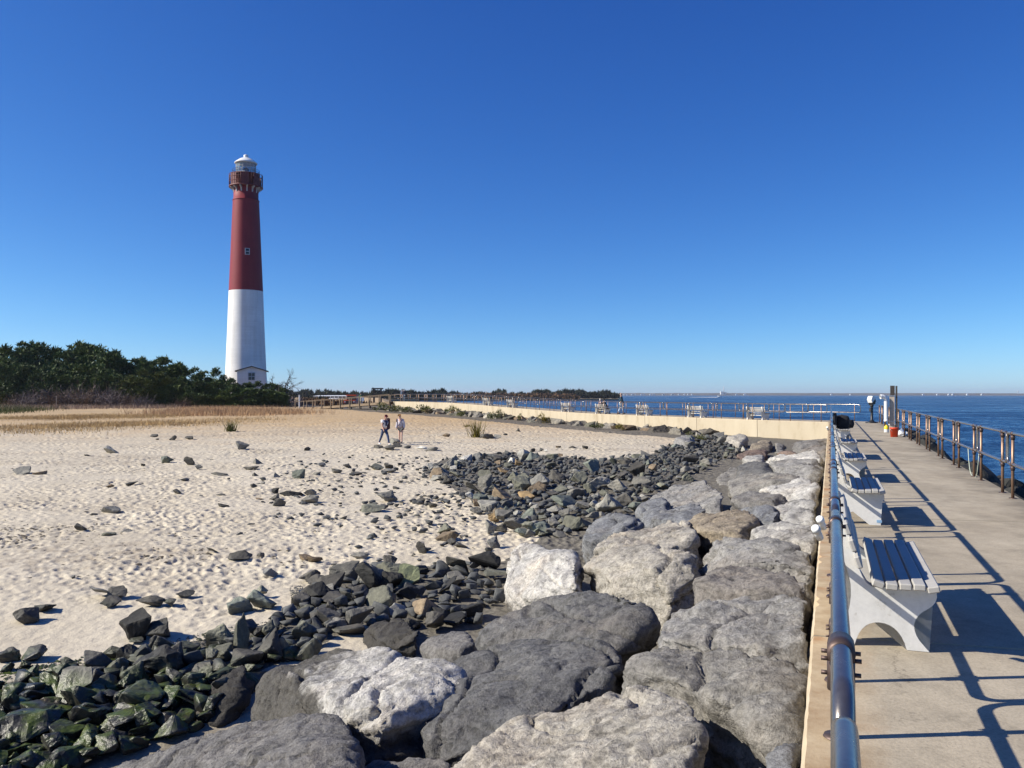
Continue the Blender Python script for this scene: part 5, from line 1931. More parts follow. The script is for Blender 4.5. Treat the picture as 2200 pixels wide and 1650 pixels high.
blades('beach_grass', scatter(wpoly([(-30, 896), (120, 890), (330, 884), (560, 896), (600, 905), (540, 926), (300, 922), (60, 930), (-30, 920)]), 24000, 3, 0.05, 0.06), 0.10, 0.30, 0.022, 'grass_ochre', 'ochre dry grass growing in bands across the sand', 'grass', 'stuff', 0.35, 1)
blades('reed_bed', scatter(wpoly([(345, 887), (390, 881), (500, 879), (590, 882), (640, 890), (560, 894), (440, 898), (350, 893)]), 15000, 4, -0.02, 0.10), 0.3, 0.85, 0.022, 'grass_pink', 'pinkish brown dry reeds in the low strip before the trees', 'reeds', 'stuff', 0.22, 2)
blades('dune_grass', scatter(wpoly([(-40, 878), (20, 874), (330, 873.5), (600, 871.5), (610, 874.5), (330, 877.5), (60, 880), (-40, 886)]), 12000, 5, -0.1, 0.10), 0.3, 0.9, 0.028, 'grass_pink', 'tall dry grass along the foot of the pine thicket', 'grass', 'stuff', 0.22, 3)
blades('green_grass', scatter(wpoly([(-60, 882), (0, 876), (50, 877), (58, 881), (0, 888), (-60, 890)]), 6000, 6, None), 0.3, 0.8, 0.03, 'grass_green', 'green grass bank at the left edge before the trees', 'grass', 'stuff', 0.25, 4)
for u, v, h, n, lb in [(497, 926, 1.1, 160, 'clump of dry grass alone on the sand before the reeds'), (1023, 940, 1.55, 130, 'upright dry weed clump beside a dark stone on the sand'), (625, 884, 0.8, 60, 'small dry weed near the ramp'), (1005, 916, 0.35, 60, 'flat patch of dark weed on the sand')]:
    p = hit(u, v)
    rs = np.random.RandomState(int(u))
    pts = np.array([(p.x + rs.normal(0, 0.16), p.y + rs.normal(0, 0.16), p.z - 0.05) for k in range(n)])
    blades('weed_clump', pts, h * 0.5, h, 0.022, 'bush_yellow' if u > 1000 else 'bush', lb, 'plant', None, 0.30, int(u))


# ------------------------------------------------------------------ far woods, island, far shore
def woods(name, segs, n, size, mat, label, seed):
    """segs: (u0, u1, v_top, y, v_base) — rounded crowns side by side, one mass"""
    rs = np.random.RandomState(seed)
    lobes = []
    for u0, u1, vt, y, zb in segs:
        k = y / F
        x0, x1 = (u0 - U0) * k, (u1 - U0) * k
        zt = (V0 - vt) * k
        step = max((zt - zb) * 0.45, 1.2)
        x = x0
        while x < x1:
            r = step * rs.uniform(0.5, 0.95)
            zz = zb + (zt - zb) * rs.uniform(0.62, 1.05) - r * 0.7
            lobes.append((x, y + rs.uniform(-0.01, 0.02) * y, zz, r))
            lobes.append((x + rs.uniform(-1, 1) * r, y + rs.uniform(-0.01, 0.02) * y, zb + (zz - zb) * 0.4, r))
            x += step * rs.uniform(0.5, 0.9)
    V, Fc = tuft_cloud(rs, lobes, n, size)
    o = link(name, mesh_np(name, V, Fc), M[mat])
    return tag(o, label, 'woods', kind='stuff')


woods('distant_woods', [(560, 650, 839.5, 640, -3), (650, 735, 840, 650, -3), (735, 770, 842.5, 640, -3), (770, 800, 844, 640, -3), (800, 850, 838.5, 600, -3), (840, 880, 840, 600, -3), (868, 935, 841, 620, -3), (935, 1000, 843.5, 700, -3), (935, 950, 838.5, 690, -3)], 16000, 1.9, 'far_trees', 'dark line of distant woods beyond the ramp', 31)
woods('island_woods', [(1015, 1050, 844, 760, -3), (1062, 1085, 837.5, 760, -3), (1100, 1132, 844, 760, -3), (1150, 1235, 839, 740, -3), (1215, 1270, 838, 740, -3), (1262, 1310, 840, 740, -3), (1300, 1330, 844, 740, -3)], 14000, 1.7, 'far_trees', 'wooded island across the water behind the far walkway', 32)
woods('island_reeds', [(880, 1010, 846, 690, -4), (1000, 1150, 845.5, 700, -4), (1140, 1240, 846, 690, -4)], 9000, 1.5, 'far_reeds', 'reddish marsh reeds along the island edge', 33)

woods('marsh_brush', [(652, 745, 860, 185, -2.3), (690, 800, 862, 165, -2.3), (655, 700, 856, 215, -2.3)], 6000, 0.55, 'far_reeds', 'reddish brown low brush behind the wooden ramp', 34)
woods('ramp_bushes', [(655, 700, 853, 240, -2.3)], 1500, 0.7, 'far_trees', 'dark bushes beyond the wooden ramp', 35)


def build_island():
    mb = MB()
    for (u0, u1, y0, y1, z) in ((870, 1330, 680, 800, -3.4), (300, 900, 560, 720, -3.0)):
        k = [(u0, y0), (u1, y0 + 30), (u1 - 5, y1), (u0, y1)]
        vs = [((u - U0) * y / F, y, zz) for (u, y) in k for zz in (z, -6)]
        mb.add(vs, [(0, 2, 4, 6), (0, 1, 3, 2), (2, 3, 5, 4), (4, 5, 7, 6), (6, 7, 1, 0)])
    tag(mb.build('island_ground', M['sand']), kind='structure')
    # far shore: low wooded ridge about five kilometres off
    rs = np.random.RandomState(5)
    us = np.linspace(1180, 2500, 420)
    y = 5000.0
    k = y / F
    X = (us - U0) * k
    top = 9.5 + 3.0 * fbm(np.stack([us * 0.02, us * 0, us * 0], 1), 4) + rs.uniform(-0.8, 0.8, len(us)) - np.clip((us - 1950) / 300, 0, 1) * 2.5
    V, Fc = [], []
    for i in range(len(us)):
        V += [(X[i], y - 60, SEA - 2), (X[i], y, top[i] * 0.6), (X[i], y + 60, top[i]), (X[i], y + 400, top[i]), (X[i], y + 420, SEA - 2)]
    n = 5
    for i in range(len(us) - 1):
        for j in range(n - 1):
            Fc.append((i * n + j, (i + 1) * n + j, (i + 1) * n + j + 1, i * n + j + 1))
    t = simple('shore_wood', (0.085, 0.075, 0.070), 0.95, var=0.35, scale=0.02)
    tag(link('far_shore', mesh_np('far_shore', V, Fc), M['shore_wood']), kind='structure')
    # pale strip of beach at the right end
    mb = MB()
    x0, x1 = (2080 - U0) * 4800 / F, (2500 - U0) * 4800 / F
    mb.add([(x0, 4800, SEA - 1), (x1, 4800, SEA - 1), (x1, 4830, SEA + 2.2), (x0 + 60, 4830, SEA + 1.0), (x1, 4900, SEA - 1), (x0, 4900, SEA - 1)], [(0, 1, 2, 3), (3, 2, 4, 5)])
    tag(mb.build('far_beach', M['sand']), kind='structure')


build_island()
_hrs = random.Random(4)
HUS = [1342, 1348, 1356, 1363, 1368, 1375, 1386, 1394, 1402, 1409, 1420, 1428, 1440, 1447, 1462, 1475, 1480, 1488, 1583, 1601, 1604, 1790, 1824, 1985, 2018, 2034, 2052, 2075, 2108]
for i, u in enumerate(HUS):
    y = 4900
    k = y / F
    w = _hrs.uniform(4, 13)
    hgt = _hrs.uniform(2.0, 4.2)
    u += _hrs.uniform(-5, 5)
    d = 10
    r = tag(empty('shore_house', ((u - U0) * k, y, -1.0), 0), 'tiny white house on the far shore of the bay', 'house', 'white houses on the far shore')
    MB().box((0, 0, hgt / 2 - 1), (w, d, hgt + 2)).build('wall', M['tower_white'], r)
    MB().prism([(-w / 2 - .5, hgt + 0.01), (w / 2 + .5, hgt + 0.01), (0, hgt + 3.2)], 'y', -d / 2 - .5, d / 2 + .5).build('roof', M['frame_grey'], r)
# power station with its stack
k = 5000 / F
r = tag(empty('power_station', ((1552 - U0) * k, 4980, 0)), 'pale power station block with a tall thin stack on the horizon', 'power station')
MB().box(((1549 - 1552) * k, 0, 9), (17, 18, 20)).build('block', M['tower_white'], r)
MB().box(((1556 - 1552) * k, 0, 7), (12, 18, 16)).build('annex', M['frame_grey'], r)
MB().tube([(1 * k, 0, 0), (1 * k, 0, 50)], [2.6, 1.7], 8).build('stack', M['frame_grey'], r)
# distant mast at the right
r = tag(empty('water_tower', ((2187 - U0) * k, 5000, 0)), 'faint tower on the far shore at the right edge', 'tower')
MB().tube([(0, 0, 0), (0, 0, 17)], 1.3, 6).build('leg', M['frame_grey'], r)
MB().lathe([(0, 15), (3.6, 16), (4.2, 18), (3.0, 20.5), (0, 21)], 10).build('tank', M['frame_grey'], r)
# motor boat and its wake
by = 1500.0
bk = by / F
r = tag(empty('motor_boat', ((1545 - U0) * bk, by, SEA), 0.0), 'small white motor boat speeding across the bay', 'boat')
hull = MB()
hull.add([(-5, -1.4, 0.9), (3, -1.4, 1.1), (5.5, 0, 1.5), (3, 1.4, 1.1), (-5, 1.4, 0.9), (-5, -1.0, -0.3), (3, -0.8, -0.3), (4.8, 0, 0.0), (3, 0.8, -0.3), (-5, 1.0, -0.3)],
         [(0, 1, 2, 3, 4), (5, 6, 1, 0), (6, 7, 2, 1), (7, 8, 3, 2), (8, 9, 4, 3), (9, 5, 0, 4), (9, 8, 7, 6, 5)])
hull.build('hull', M['plastic_white'], r)
MB().prism([(-2.2, 1.0), (1.6, 1.0), (0.9, 3.4), (-2.0, 3.4)], 'y', -1.0, 1.0).build('cabin', M['plastic_white'], r)
MB().box((1.0, 0, 2.4), (0.3, 1.7, 0.9)).build('windscreen', M['window_dark'], r)
wk = MB()
for i in range(60):
    f = i / 59.0
    x = -5 - f * 48
    s_ = 2.2 * (1 - 0.6 * f)
    wk.add([(x - s_ * 1.5, -1.8 - _hrs.random(), 0.0), (x + s_, -1.8, 0.0), (x, 1.8 + _hrs.random(), 0.0), (x, 0, 0.55 * (1 - 0.8 * f) + 0.2)], [(0, 1, 3), (1, 2, 3), (2, 0, 3)])
o = wk.build('boat_wake', M['plastic_white'], None, ((1545 - U0) * bk, by, SEA + 0.1))
tag(o, 'white foam wake behind the motor boat', 'wake', kind='stuff')

# ------------------------------------------------------------------ walkway furniture
def st_empty(name, s_, t_, z=ZD, rz=0.0):
    p = st(s_, t_, z)
    return empty(name, p, HEAD - math.pi / 2 + rz)


def deck_uv(u, v):
    """deck point of the near walkway under a photo pixel"""
    a, b = ray(u, v)
    y = ZD / b
    return Vector((a * y, y, ZD))


# coin viewer
p = deck_uv(1873, 909)
p = st(53.2, 2.05, ZD) if p.y > 60 else p
r = tag(empty('coin_viewer', p, 0.5), 'black coin-operated binocular viewer with white face at the walkway corner', 'viewer')
MB().lathe([(0.0, 0.0), (0.36, 0.0), (0.36, 0.05), (0.16, 0.09), (0.12, 0.16), (0.075, 0.2), (0.07, 0.95), (0.1, 1.0), (0.1, 1.05), (0.05, 1.08), (0, 1.08)], 20).build('pedestal', M['black_iron'], r)
MB().prism([(-0.10, 1.05), (0.14, 1.12), (0.20, 1.30), (0.10, 1.52), (-0.10, 1.56), (-0.20, 1.40)], 'y', -0.13, 0.13).build('viewer_head', M['black_iron'], r)
MB().prism([(-0.235, 1.38), (-0.13, 1.59), (0.08, 1.56), (0.16, 1.45), (-0.15, 1.20)], 'y', -0.15, 0.15).build('face_plate', M['plastic_white'], r)
MB().box((-0.10, 0, 0.78), (0.1, 0.12, 0.2)).build('coin_box', M['black_iron'], r)
# timber post, white pipe
p = deck_uv(1913, 933)
r = tag(empty('timber_post', p, HEAD - math.pi / 2), 'tall weathered timber post with a dark angled top beside the white pipe', 'post')
k = p.y / F
H1 = (905 - 829) * k + 0.7
MB().box((0.06, 0, 0.82), (0.19, 0.11, 1.64)).build('post', M['wood_grey'], r)
MB().box((0.08, 0.03, 1.84), (0.17, 0.08, 0.42)).build('board', M['wood_dark'], r)
MB().box((0.235, 0.02, 1.02), (0.07, 0.10, 2.04)).build('side_batten', M['wood_dark'], r)
for z in (0.55, 1.62):
    MB().box((0.03, -0.062, z), (0.30, 0.012, 0.04)).build('strap', M['steel'], r)
r2 = tag(empty('line_recycling_pipe', p + Vector((-0.20, -0.04, 0.0)), 0.0), 'white plastic pipe with a bent hooded mouth strapped to the timber post', 'pipe')
MB().tube([(0, 0, 0.58), (0, 0, 1.40), (-0.015, 0, 1.50), (-0.07, 0, 1.57), (-0.14, 0, 1.60), (-0.21, 0, 1.59)], 0.082, 14, cap=False).build('pipe', M['pvc'], r2)
MB().tube([(-0.19, 0, 1.593), (-0.25, 0, 1.58)], 0.098, 14, cap=False).build('hood_collar', M['pvc'], r2)
MB().tube([(0, 0, 0.54), (0, 0, 0.62)], 0.088, 14).build('end_cap', M['pvc'], r2)


def bucket(name, p, r0, r1, h, mat, label, lid=False, handle=True):
    root = tag(empty(name, p), label, 'bucket')
    pr = [(0.0, 0.005), (r0, 0.005), (r1, h), (r1 + 0.012, h), (r1 + 0.012, h - 0.03), (r1 + 0.002, h - 0.035)]
    MB().lathe(pr[:4] + [(r1 - 0.008, h), (r0 - 0.006, 0.02), (0, 0.02)], 24).build('body', M[mat], root)
    MB().lathe([(r1 - 0.004, h - 0.05), (r1 + 0.012, h - 0.05), (r1 + 0.014, h - 0.02), (r1 + 0.012, h + 0.004), (r1 - 0.006, h + 0.004)], 24).build('rim', M[mat], root)
    if handle:
        MB().tube([((r1 + 0.015) * math.cos(a), -0.02 - 0.10 * math.sin(a), h - 0.03 - 0.14 * math.sin(a)) for a in [math.pi * i / 10 for i in range(11)]], 0.006, 5).build('handle', M['steel'], root)
    return root


pb = deck_uv(1921, 939)
bucket('bucket', pb, 0.135, 0.155, 0.37, 'bucket_red', 'orange-red plastic bucket on the walkway by the sea-side railing')
bucket('bucket', deck_uv(1917.5, 928.5), 0.13, 0.15, 0.36, 'plastic_white', 'white plastic bucket behind the orange-red one', handle=False)
r = tag(empty('jug', deck_uv(1904.5, 929)), 'yellow and white plastic jug left of the buckets', 'jug')
MB().lathe([(0, 0.003), (0.095, 0.003), (0.10, 0.02), (0.10, 0.14)], 16).build('body', M['plastic_white'], r)
MB().lathe([(0.101, 0.14), (0.101, 0.22), (0.07, 0.28), (0.035, 0.30), (0.035, 0.335), (0, 0.335)], 16).build('top', M['plastic_yellow'], r)
# crumpled bag by the rail
rs = np.random.RandomState(2)
for (u, v, w, lb) in ((1937, 937, 0.22, 'crumpled white plastic bag beside the orange-red bucket'), (1945, 936, 0.10, 'scrap of white paper beside the railing')):
    bm = bmesh.new()
    bmesh.ops.create_icosphere(bm, subdivisions=2, radius=1)
    for q in bm.verts:
        f = 1 + 0.35 * rs.normal() * 0.6
        q.co = Vector((q.co.x * w * f, q.co.y * w * 0.7 * f, max(0, q.co.z * 0.55 + 0.5) * w * f))
    me = bpy.data.meshes.new('bag')
    bm.to_mesh(me)
    bm.free()
    tag(link('plastic_bag', me, M['plastic_white'], None, deck_uv(u, v)), lb, 'bag')


# black bags on the fifth bench
def lump(name, p, d, mat, label, cat, seed, rz=0.0):
    rs = np.random.RandomState(seed)
    bm = bmesh.new()
    bmesh.ops.create_cube(bm, size=1)
    bmesh.ops.subdivide_edges(bm, edges=bm.edges[:], cuts=4, use_grid_fill=True)
    co = np.array([q.co for q in bm.verts])
    nz = fbm(co * 2.2 + seed, 3)
    for q, e in zip(bm.verts, nz):
        n = q.co.normalized()
        q.co = q.co.lerp(n * 0.62, 0.45) * (1 + 0.22 * e)
        q.co = Vector((q.co.x * d[0], q.co.y * d[1], (q.co.z + 0.5) * d[2]))
    me = bpy.data.meshes.new(name)
    bm.to_mesh(me)
    bm.free()
    me.polygons.foreach_set('use_smooth', [True] * len(me.polygons))
    return tag(link(name, me, mat, None, p, (0, 0, rz)), label, cat)


bz = ZD + 0.462
g = lump('backpack', st(32.45, 0.40, bz), (0.30, 0.42, 0.46), M['black_cloth'], 'black backpack standing on the fifth bench', 'bag', 3, HEAD)
MB().tube([(-0.05, 0.0, 0.40), (-0.05, 0.03, 0.50), (0.05, 0.03, 0.50), (0.05, 0.0, 0.40)], 0.014, 6).build('handle', M['black_cloth'], g)
lump('duffel_bag', st(33.1, 0.46, bz), (0.34, 0.62, 0.30), M['black_cloth'], 'black soft bag lying on the fifth bench', 'bag', 4, HEAD)
lump('folded_jacket', st(32.1, 0.14, ZD + 0.62), (0.12, 0.42, 0.40), M['black_cloth'], 'dark jacket hung over the back of the fifth bench', 'jacket', 5, HEAD - math.pi / 2)

# white capped rod-holder tubes on the outer side of the near railing
for i, (s_, t_, z, tl, lb) in enumerate([(4.95, -0.075, ZD + 0.93, 0.5, 'round white cap of a tube on the outside of the near railing'), (5.55, -0.06, ZD + 0.90, 0.45, 'white tube end on the railing just beyond the round white cap'),
                                         (20.6, -0.07, ZD + 0.92, 0.5, 'white tube end on the outside of the distant near railing')]):
    r = tag(empty('rod_holder', st(s_, t_, z), HEAD - math.pi / 2), lb, 'rod holder')
    d = Vector((-0.25, -1.0, 0.75)).normalized()
    MB().tube([d * -0.10, d * 0.0], 0.020, 14).build('tube', M['pvc'], r)
    MB().tube([d * -0.02, d * 0.012, d * 0.02], [0.024, 0.024, 0.016], 16).build('cap', M['pvc'], r)

# loop of pale fishing line hanging from the sea-side railing
p0 = st(20.3, 2.74, ZD + 0.53)
p1 = st(18.9, 2.74, ZD + 0.50)
pm = [p0.lerp(p1, f) + Vector((0, 0, -0.52 * (1 - (2 * f - 1) ** 4))) for f in [i / 14 for i in range(15)]]
tag(MB().tube(pm, 0.006, 5).build('rope', simple('rope_pale', (0.55, 0.62, 0.50), 0.7).m), 'thin pale green cord hanging in a loop from the sea-side railing', 'cord')


# ------------------------------------------------------------------ boardwalk ramp, vehicle, signs beyond
def build_ramp():
    a = along(PLEN, 0.4)[0]
    a = Vector((a.x + 0.0, a.y, -0.97))
    b = at(646, 877, 135.0)
    root = tag(empty('boardwalk_ramp', a), 'weathered wooden ramp with railings leading down from the far walkway to the sand', 'ramp')
    d = b - a
    L = Vector((d.x, d.y)).length
    hd = math.atan2(d.y, d.x)
    root.rotation_euler = (0, 0, hd)
    sl = d.z / L
    nb = 44
    bmh = MB().bevel_box((0, 0, 0), (L / nb - 0.02, 2.2, 0.06), 0.006).mesh('plank')
    for i in range(nb):
        x = (i + 0.5) * L / nb
        link('plank', bmh, M['ramp_wood'], root, (x, 0, x * sl - 0.03), (0, -math.atan(sl), 0))
    for sy in (-1, 1):
        MB().prism([(0, -0.36), (L, L * sl - 0.36), (L, L * sl - 0.07), (0, -0.07)], 'y', sy * 1.08 - 0.04, sy * 1.08 + 0.04).build('stringer', M['ramp_wood'], root)
        MB().prism([(0, 1.0), (L, L * sl + 1.0), (L, L * sl + 1.06), (0, 1.06)], 'y', sy * 1.16 - 0.05, sy * 1.16 + 0.05).build('handrail', M['ramp_rail'], root)
        n = 11
        for i in range(n):
            x = 0.1 + (L - 0.2) * i / (n - 1)
            gzr = -0.9 + 0.0
            MB().box((x, sy * 1.16, x * sl + 0.15), (0.12, 0.12, 1.75)).build('post', M['ramp_rail'], root)


build_ramp()


def orange_truck():
    y = 139.5
    x = (758 - U0) * y / F
    gz = float(ground(np.array([x]), np.array([y]))[0])
    p = Vector((x, y, -2.0))
    om = simple('truck_orange', (0.50, 0.075, 0.02), 0.4, var=0.08).m
    r = tag(empty('beach_truck', p, -0.06), 'red-orange beach truck parked facing the camera behind the ramp', 'truck')
    MB().prism([(-0.96, 0.55), (0.96, 0.55), (0.98, 1.05), (0.93, 1.15), (-0.93, 1.15), (-0.98, 1.05)], 'y', -2.2, 2.2).build('body', om, r)
    MB().prism([(-0.88, 1.15), (0.88, 1.15), (0.74, 1.85), (-0.74, 1.85)], 'y', -0.9, 0.9).build('cab', om, r)
    MB().box((0, -0.2, 1.93), (1.75, 2.0, 0.16)).build('roof', om, r)
    MB().prism([(-0.80, 1.20), (0.80, 1.20), (0.69, 1.78), (-0.69, 1.78)], 'y', -0.96, -0.90).build('windscreen', M['window_dark'], r)
    MB().box((0, -2.23, 0.84), (1.1, 0.08, 0.32)).build('grille', M['black_iron'], r)
    MB().box((0, -2.26, 0.52), (1.9, 0.16, 0.2)).build('bumper', M['black_iron'], r)
    for sx in (-0.75, 0.75):
        MB().lathe([(0, 0.0), (0.13, 0.0), (0.13, 0.08)], 12).build('headlight', M['plastic_white'], r).matrix_local = Matrix.Translation((sx, -2.21, 0.86)) @ Matrix.Rotation(R(90), 4, 'X')
    for sx in (-0.82, 0.82):
        for sy in (-1.45, 1.45):
            w = MB().tube([(-0.13, 0, 0), (0.13, 0, 0)], 0.38, 18).build('wheel', M['black_iron'], r, (sx, sy, 0.38))
            MB().tube([(-0.14, 0, 0), (0.14, 0, 0)], 0.2, 12).build('rim', M['steel'], w)


orange_truck()


def frame_gate(u, vt, vb, w, y, label, name='wooden_gateway'):
    k = y / F
    x = (u - U0) * k
    z1 = (V0 - vt) * k
    z0 = (V0 - vb) * k
    r = tag(empty(name, (x, y, z0)), label, 'gateway')
    hw = w * k / 2
    H = z1 - z0
    for s_ in (-1, 1):
        MB().box((s_ * hw, 0, H / 2), (0.3, 0.3, H)).build('post', M['wood_dark'], r)
    MB().box((0, 0, H - 0.12), (2 * hw + 0.8, 0.34, 0.24)).build('lintel', M['wood_dark'], r)
    MB().box((0, 0, H - 0.55), (2 * hw, 0.12, 0.14)).build('cross_rail', M['wood_dark'], r)


frame_gate(811, 833.5, 865, 15, 150, 'dark wooden gateway frame beside the far end of the walkway')
# notice board at the left
y = 139.0
k = y / F
x = (95 - U0) * k
gz = float(ground(np.array([x]), np.array([y]))[0])
r = tag(empty('notice_board', (x, y, gz)), 'dark wooden notice board on two posts before the grey shrubs', 'sign')
for s_ in (-0.38, 0.38):
    MB().box((s_, 0, 1.3), (0.12, 0.12, 2.6)).build('post', M['wood_dark'], r)
MB().box((0, -0.03, 2.0), (0.98, 0.08, 0.85)).build('panel', M['wood_dark'], r)
MB().prism([(-0.62, 2.42), (0.62, 2.42), (0, 3.0)], 'y', -0.3, 0.3).build('roof', M['wood_dark'], r)
# thin fence posts before the shrubs and the pale bollard by the ramp
for i, (u, vt, vb, y) in enumerate([(121, 851, 873, 138), (148, 856, 873, 139), (266, 857, 872, 139.5), (370, 862, 872, 140), (205, 858, 873, 139)]):
    k = y / F
    z0 = float(ground(np.array([(u - U0) * k]), np.array([y]))[0])
    z1 = (V0 - vt) * k
    tag(MB().box((0, 0, (z1 - z0) / 2), (0.10, 0.10, z1 - z0)).box((0, 0, z1 - z0 - 0.05), (0.12, 0.12, 0.06)).build('fence_post', M['wood_grey'], None, ((u - U0) * k, y, z0)), '%s thin wooden fence post from the left edge before the grey shrubs' % ['first', 'second', 'fourth', 'fifth', 'third'][i], 'post', 'thin fence posts')
p = at(643, 877, 136)
r = tag(empty('white_bollard', p), 'white square post at the lower end of the wooden ramp', 'post')
MB().bevel_box((0, 0, 1.05), (0.2, 0.2, 2.1), 0.02).build('shaft', M['plastic_white'], r)
MB().box((0, 0, 2.12), (0.24, 0.24, 0.06)).build('cap', M['plastic_white'], r)
# long low white buildings in the marina beyond
for (u0, u1, vt, vb, y, lb) in ((672, 748, 849.3, 850.6, 420, 'long low building with a white roof beyond the ramp'), (697, 722, 855.2, 856.6, 330, 'lower white-roofed shed in front of the long building')):
    k = y / F
    w = (u1 - u0) * k
    r = tag(empty('low_building', (((u0 + u1) / 2 - U0) * k, y, 0)), lb, 'building')
    zt = (V0 - vt) * k
    zb = (V0 - vb) * k
    MB().add([(-w / 2, 0, zb), (w / 2, 0, zb), (w / 2, 14, zt), (-w / 2, 14, zt), (-w / 2, 0, zb - .2), (w / 2, 0, zb - .2), (w / 2, 14, zb - .2), (-w / 2, 14, zb - .2)], [(0, 1, 2, 3), (0, 4, 5, 1), (1, 5, 6, 2), (3, 2, 6, 7), (0, 3, 7, 4)]).build('roof', M['plastic_white'], r)
    MB().box((0, 3.2, zb - 1.4), (w - 1, 6, 2.8)).build('wall', M['roof_dark'], r)
    for i in range(9):
        MB().box((-w / 2 + 1 + (w - 2) * i / 8, -0.2, zb - 1.4), (0.25, 0.2, 2.8)).build('column', M['plastic_white'], r)
# litter bin and sign boards near the truck
for i, (u, v, w, h, mat, lb) in enumerate([(742.5, 879.5, 6, 5, 'plate_blue', 'small blue bin at the foot of the ramp'), (724, 878.5, 7, 4, 'red_box', 'small dark red box under the ramp'), (778, 862, 8, 9, 'plastic_white', 'small white notice behind the ramp railing')]):
    if mat not in M:
        simple(mat, (0.22, 0.05, 0.035), 0.6)
    y = 137.0
    k = y / F
    p = at(u, v, y)
    H = h * k
    tag(MB().bevel_box((0, 0, H / 2), (w * k, 0.35, H), 0.03).box((0, 0, -0.35), (0.1, 0.1, 0.7)).build('box', M[mat], None, p), lb, 'box')


# ------------------------------------------------------------------ people
def skin_part(name, joints, edges, mat, parent, root=None, sub=1):
    """one continuous skinned surface over a joint graph {name: (x, y, z, r)}"""
    ks = list(joints)
    ix = {k_: i for i, k_ in enumerate(ks)}
    me = bpy.data.meshes.new(name)
    me.from_pydata([joints[k_][:3] for k_ in ks], [(ix[a], ix[b]) for a, b in edges], [])
    o = bpy.data.objects.new(name, me)
    COL.objects.link(o)
    md = o.modifiers.new('skin', 'SKIN')
    md.use_smooth_shade = True
    for i, k_ in enumerate(ks):
        sv = me.skin_vertices[0].data[i]
        r_ = joints[k_][3]
        sv.radius = (r_, r_ * (joints[k_][4] if len(joints[k_]) > 4 else 1.0))
        sv.use_root = (k_ == (root or ks[0]))
    ss = o.modifiers.new('sub', 'SUBSURF')
    ss.levels = sub
    ss.render_levels = sub
    m2 = bpy.data.meshes.new_from_object(o.evaluated_get(dg()))
    bpy.data.objects.remove(o)
    bpy.data.meshes.remove(me)
    m2.materials.clear()
    m2.name = name
    return link(name, m2, mat, parent)


def cloth(col):
    n = 'cloth_%02d_%02d_%02d' % tuple(int(c * 99) for c in col)
    if n not in M:
        simple(n, col, 0.85, var=0.15, scale=9)
    return M[n]


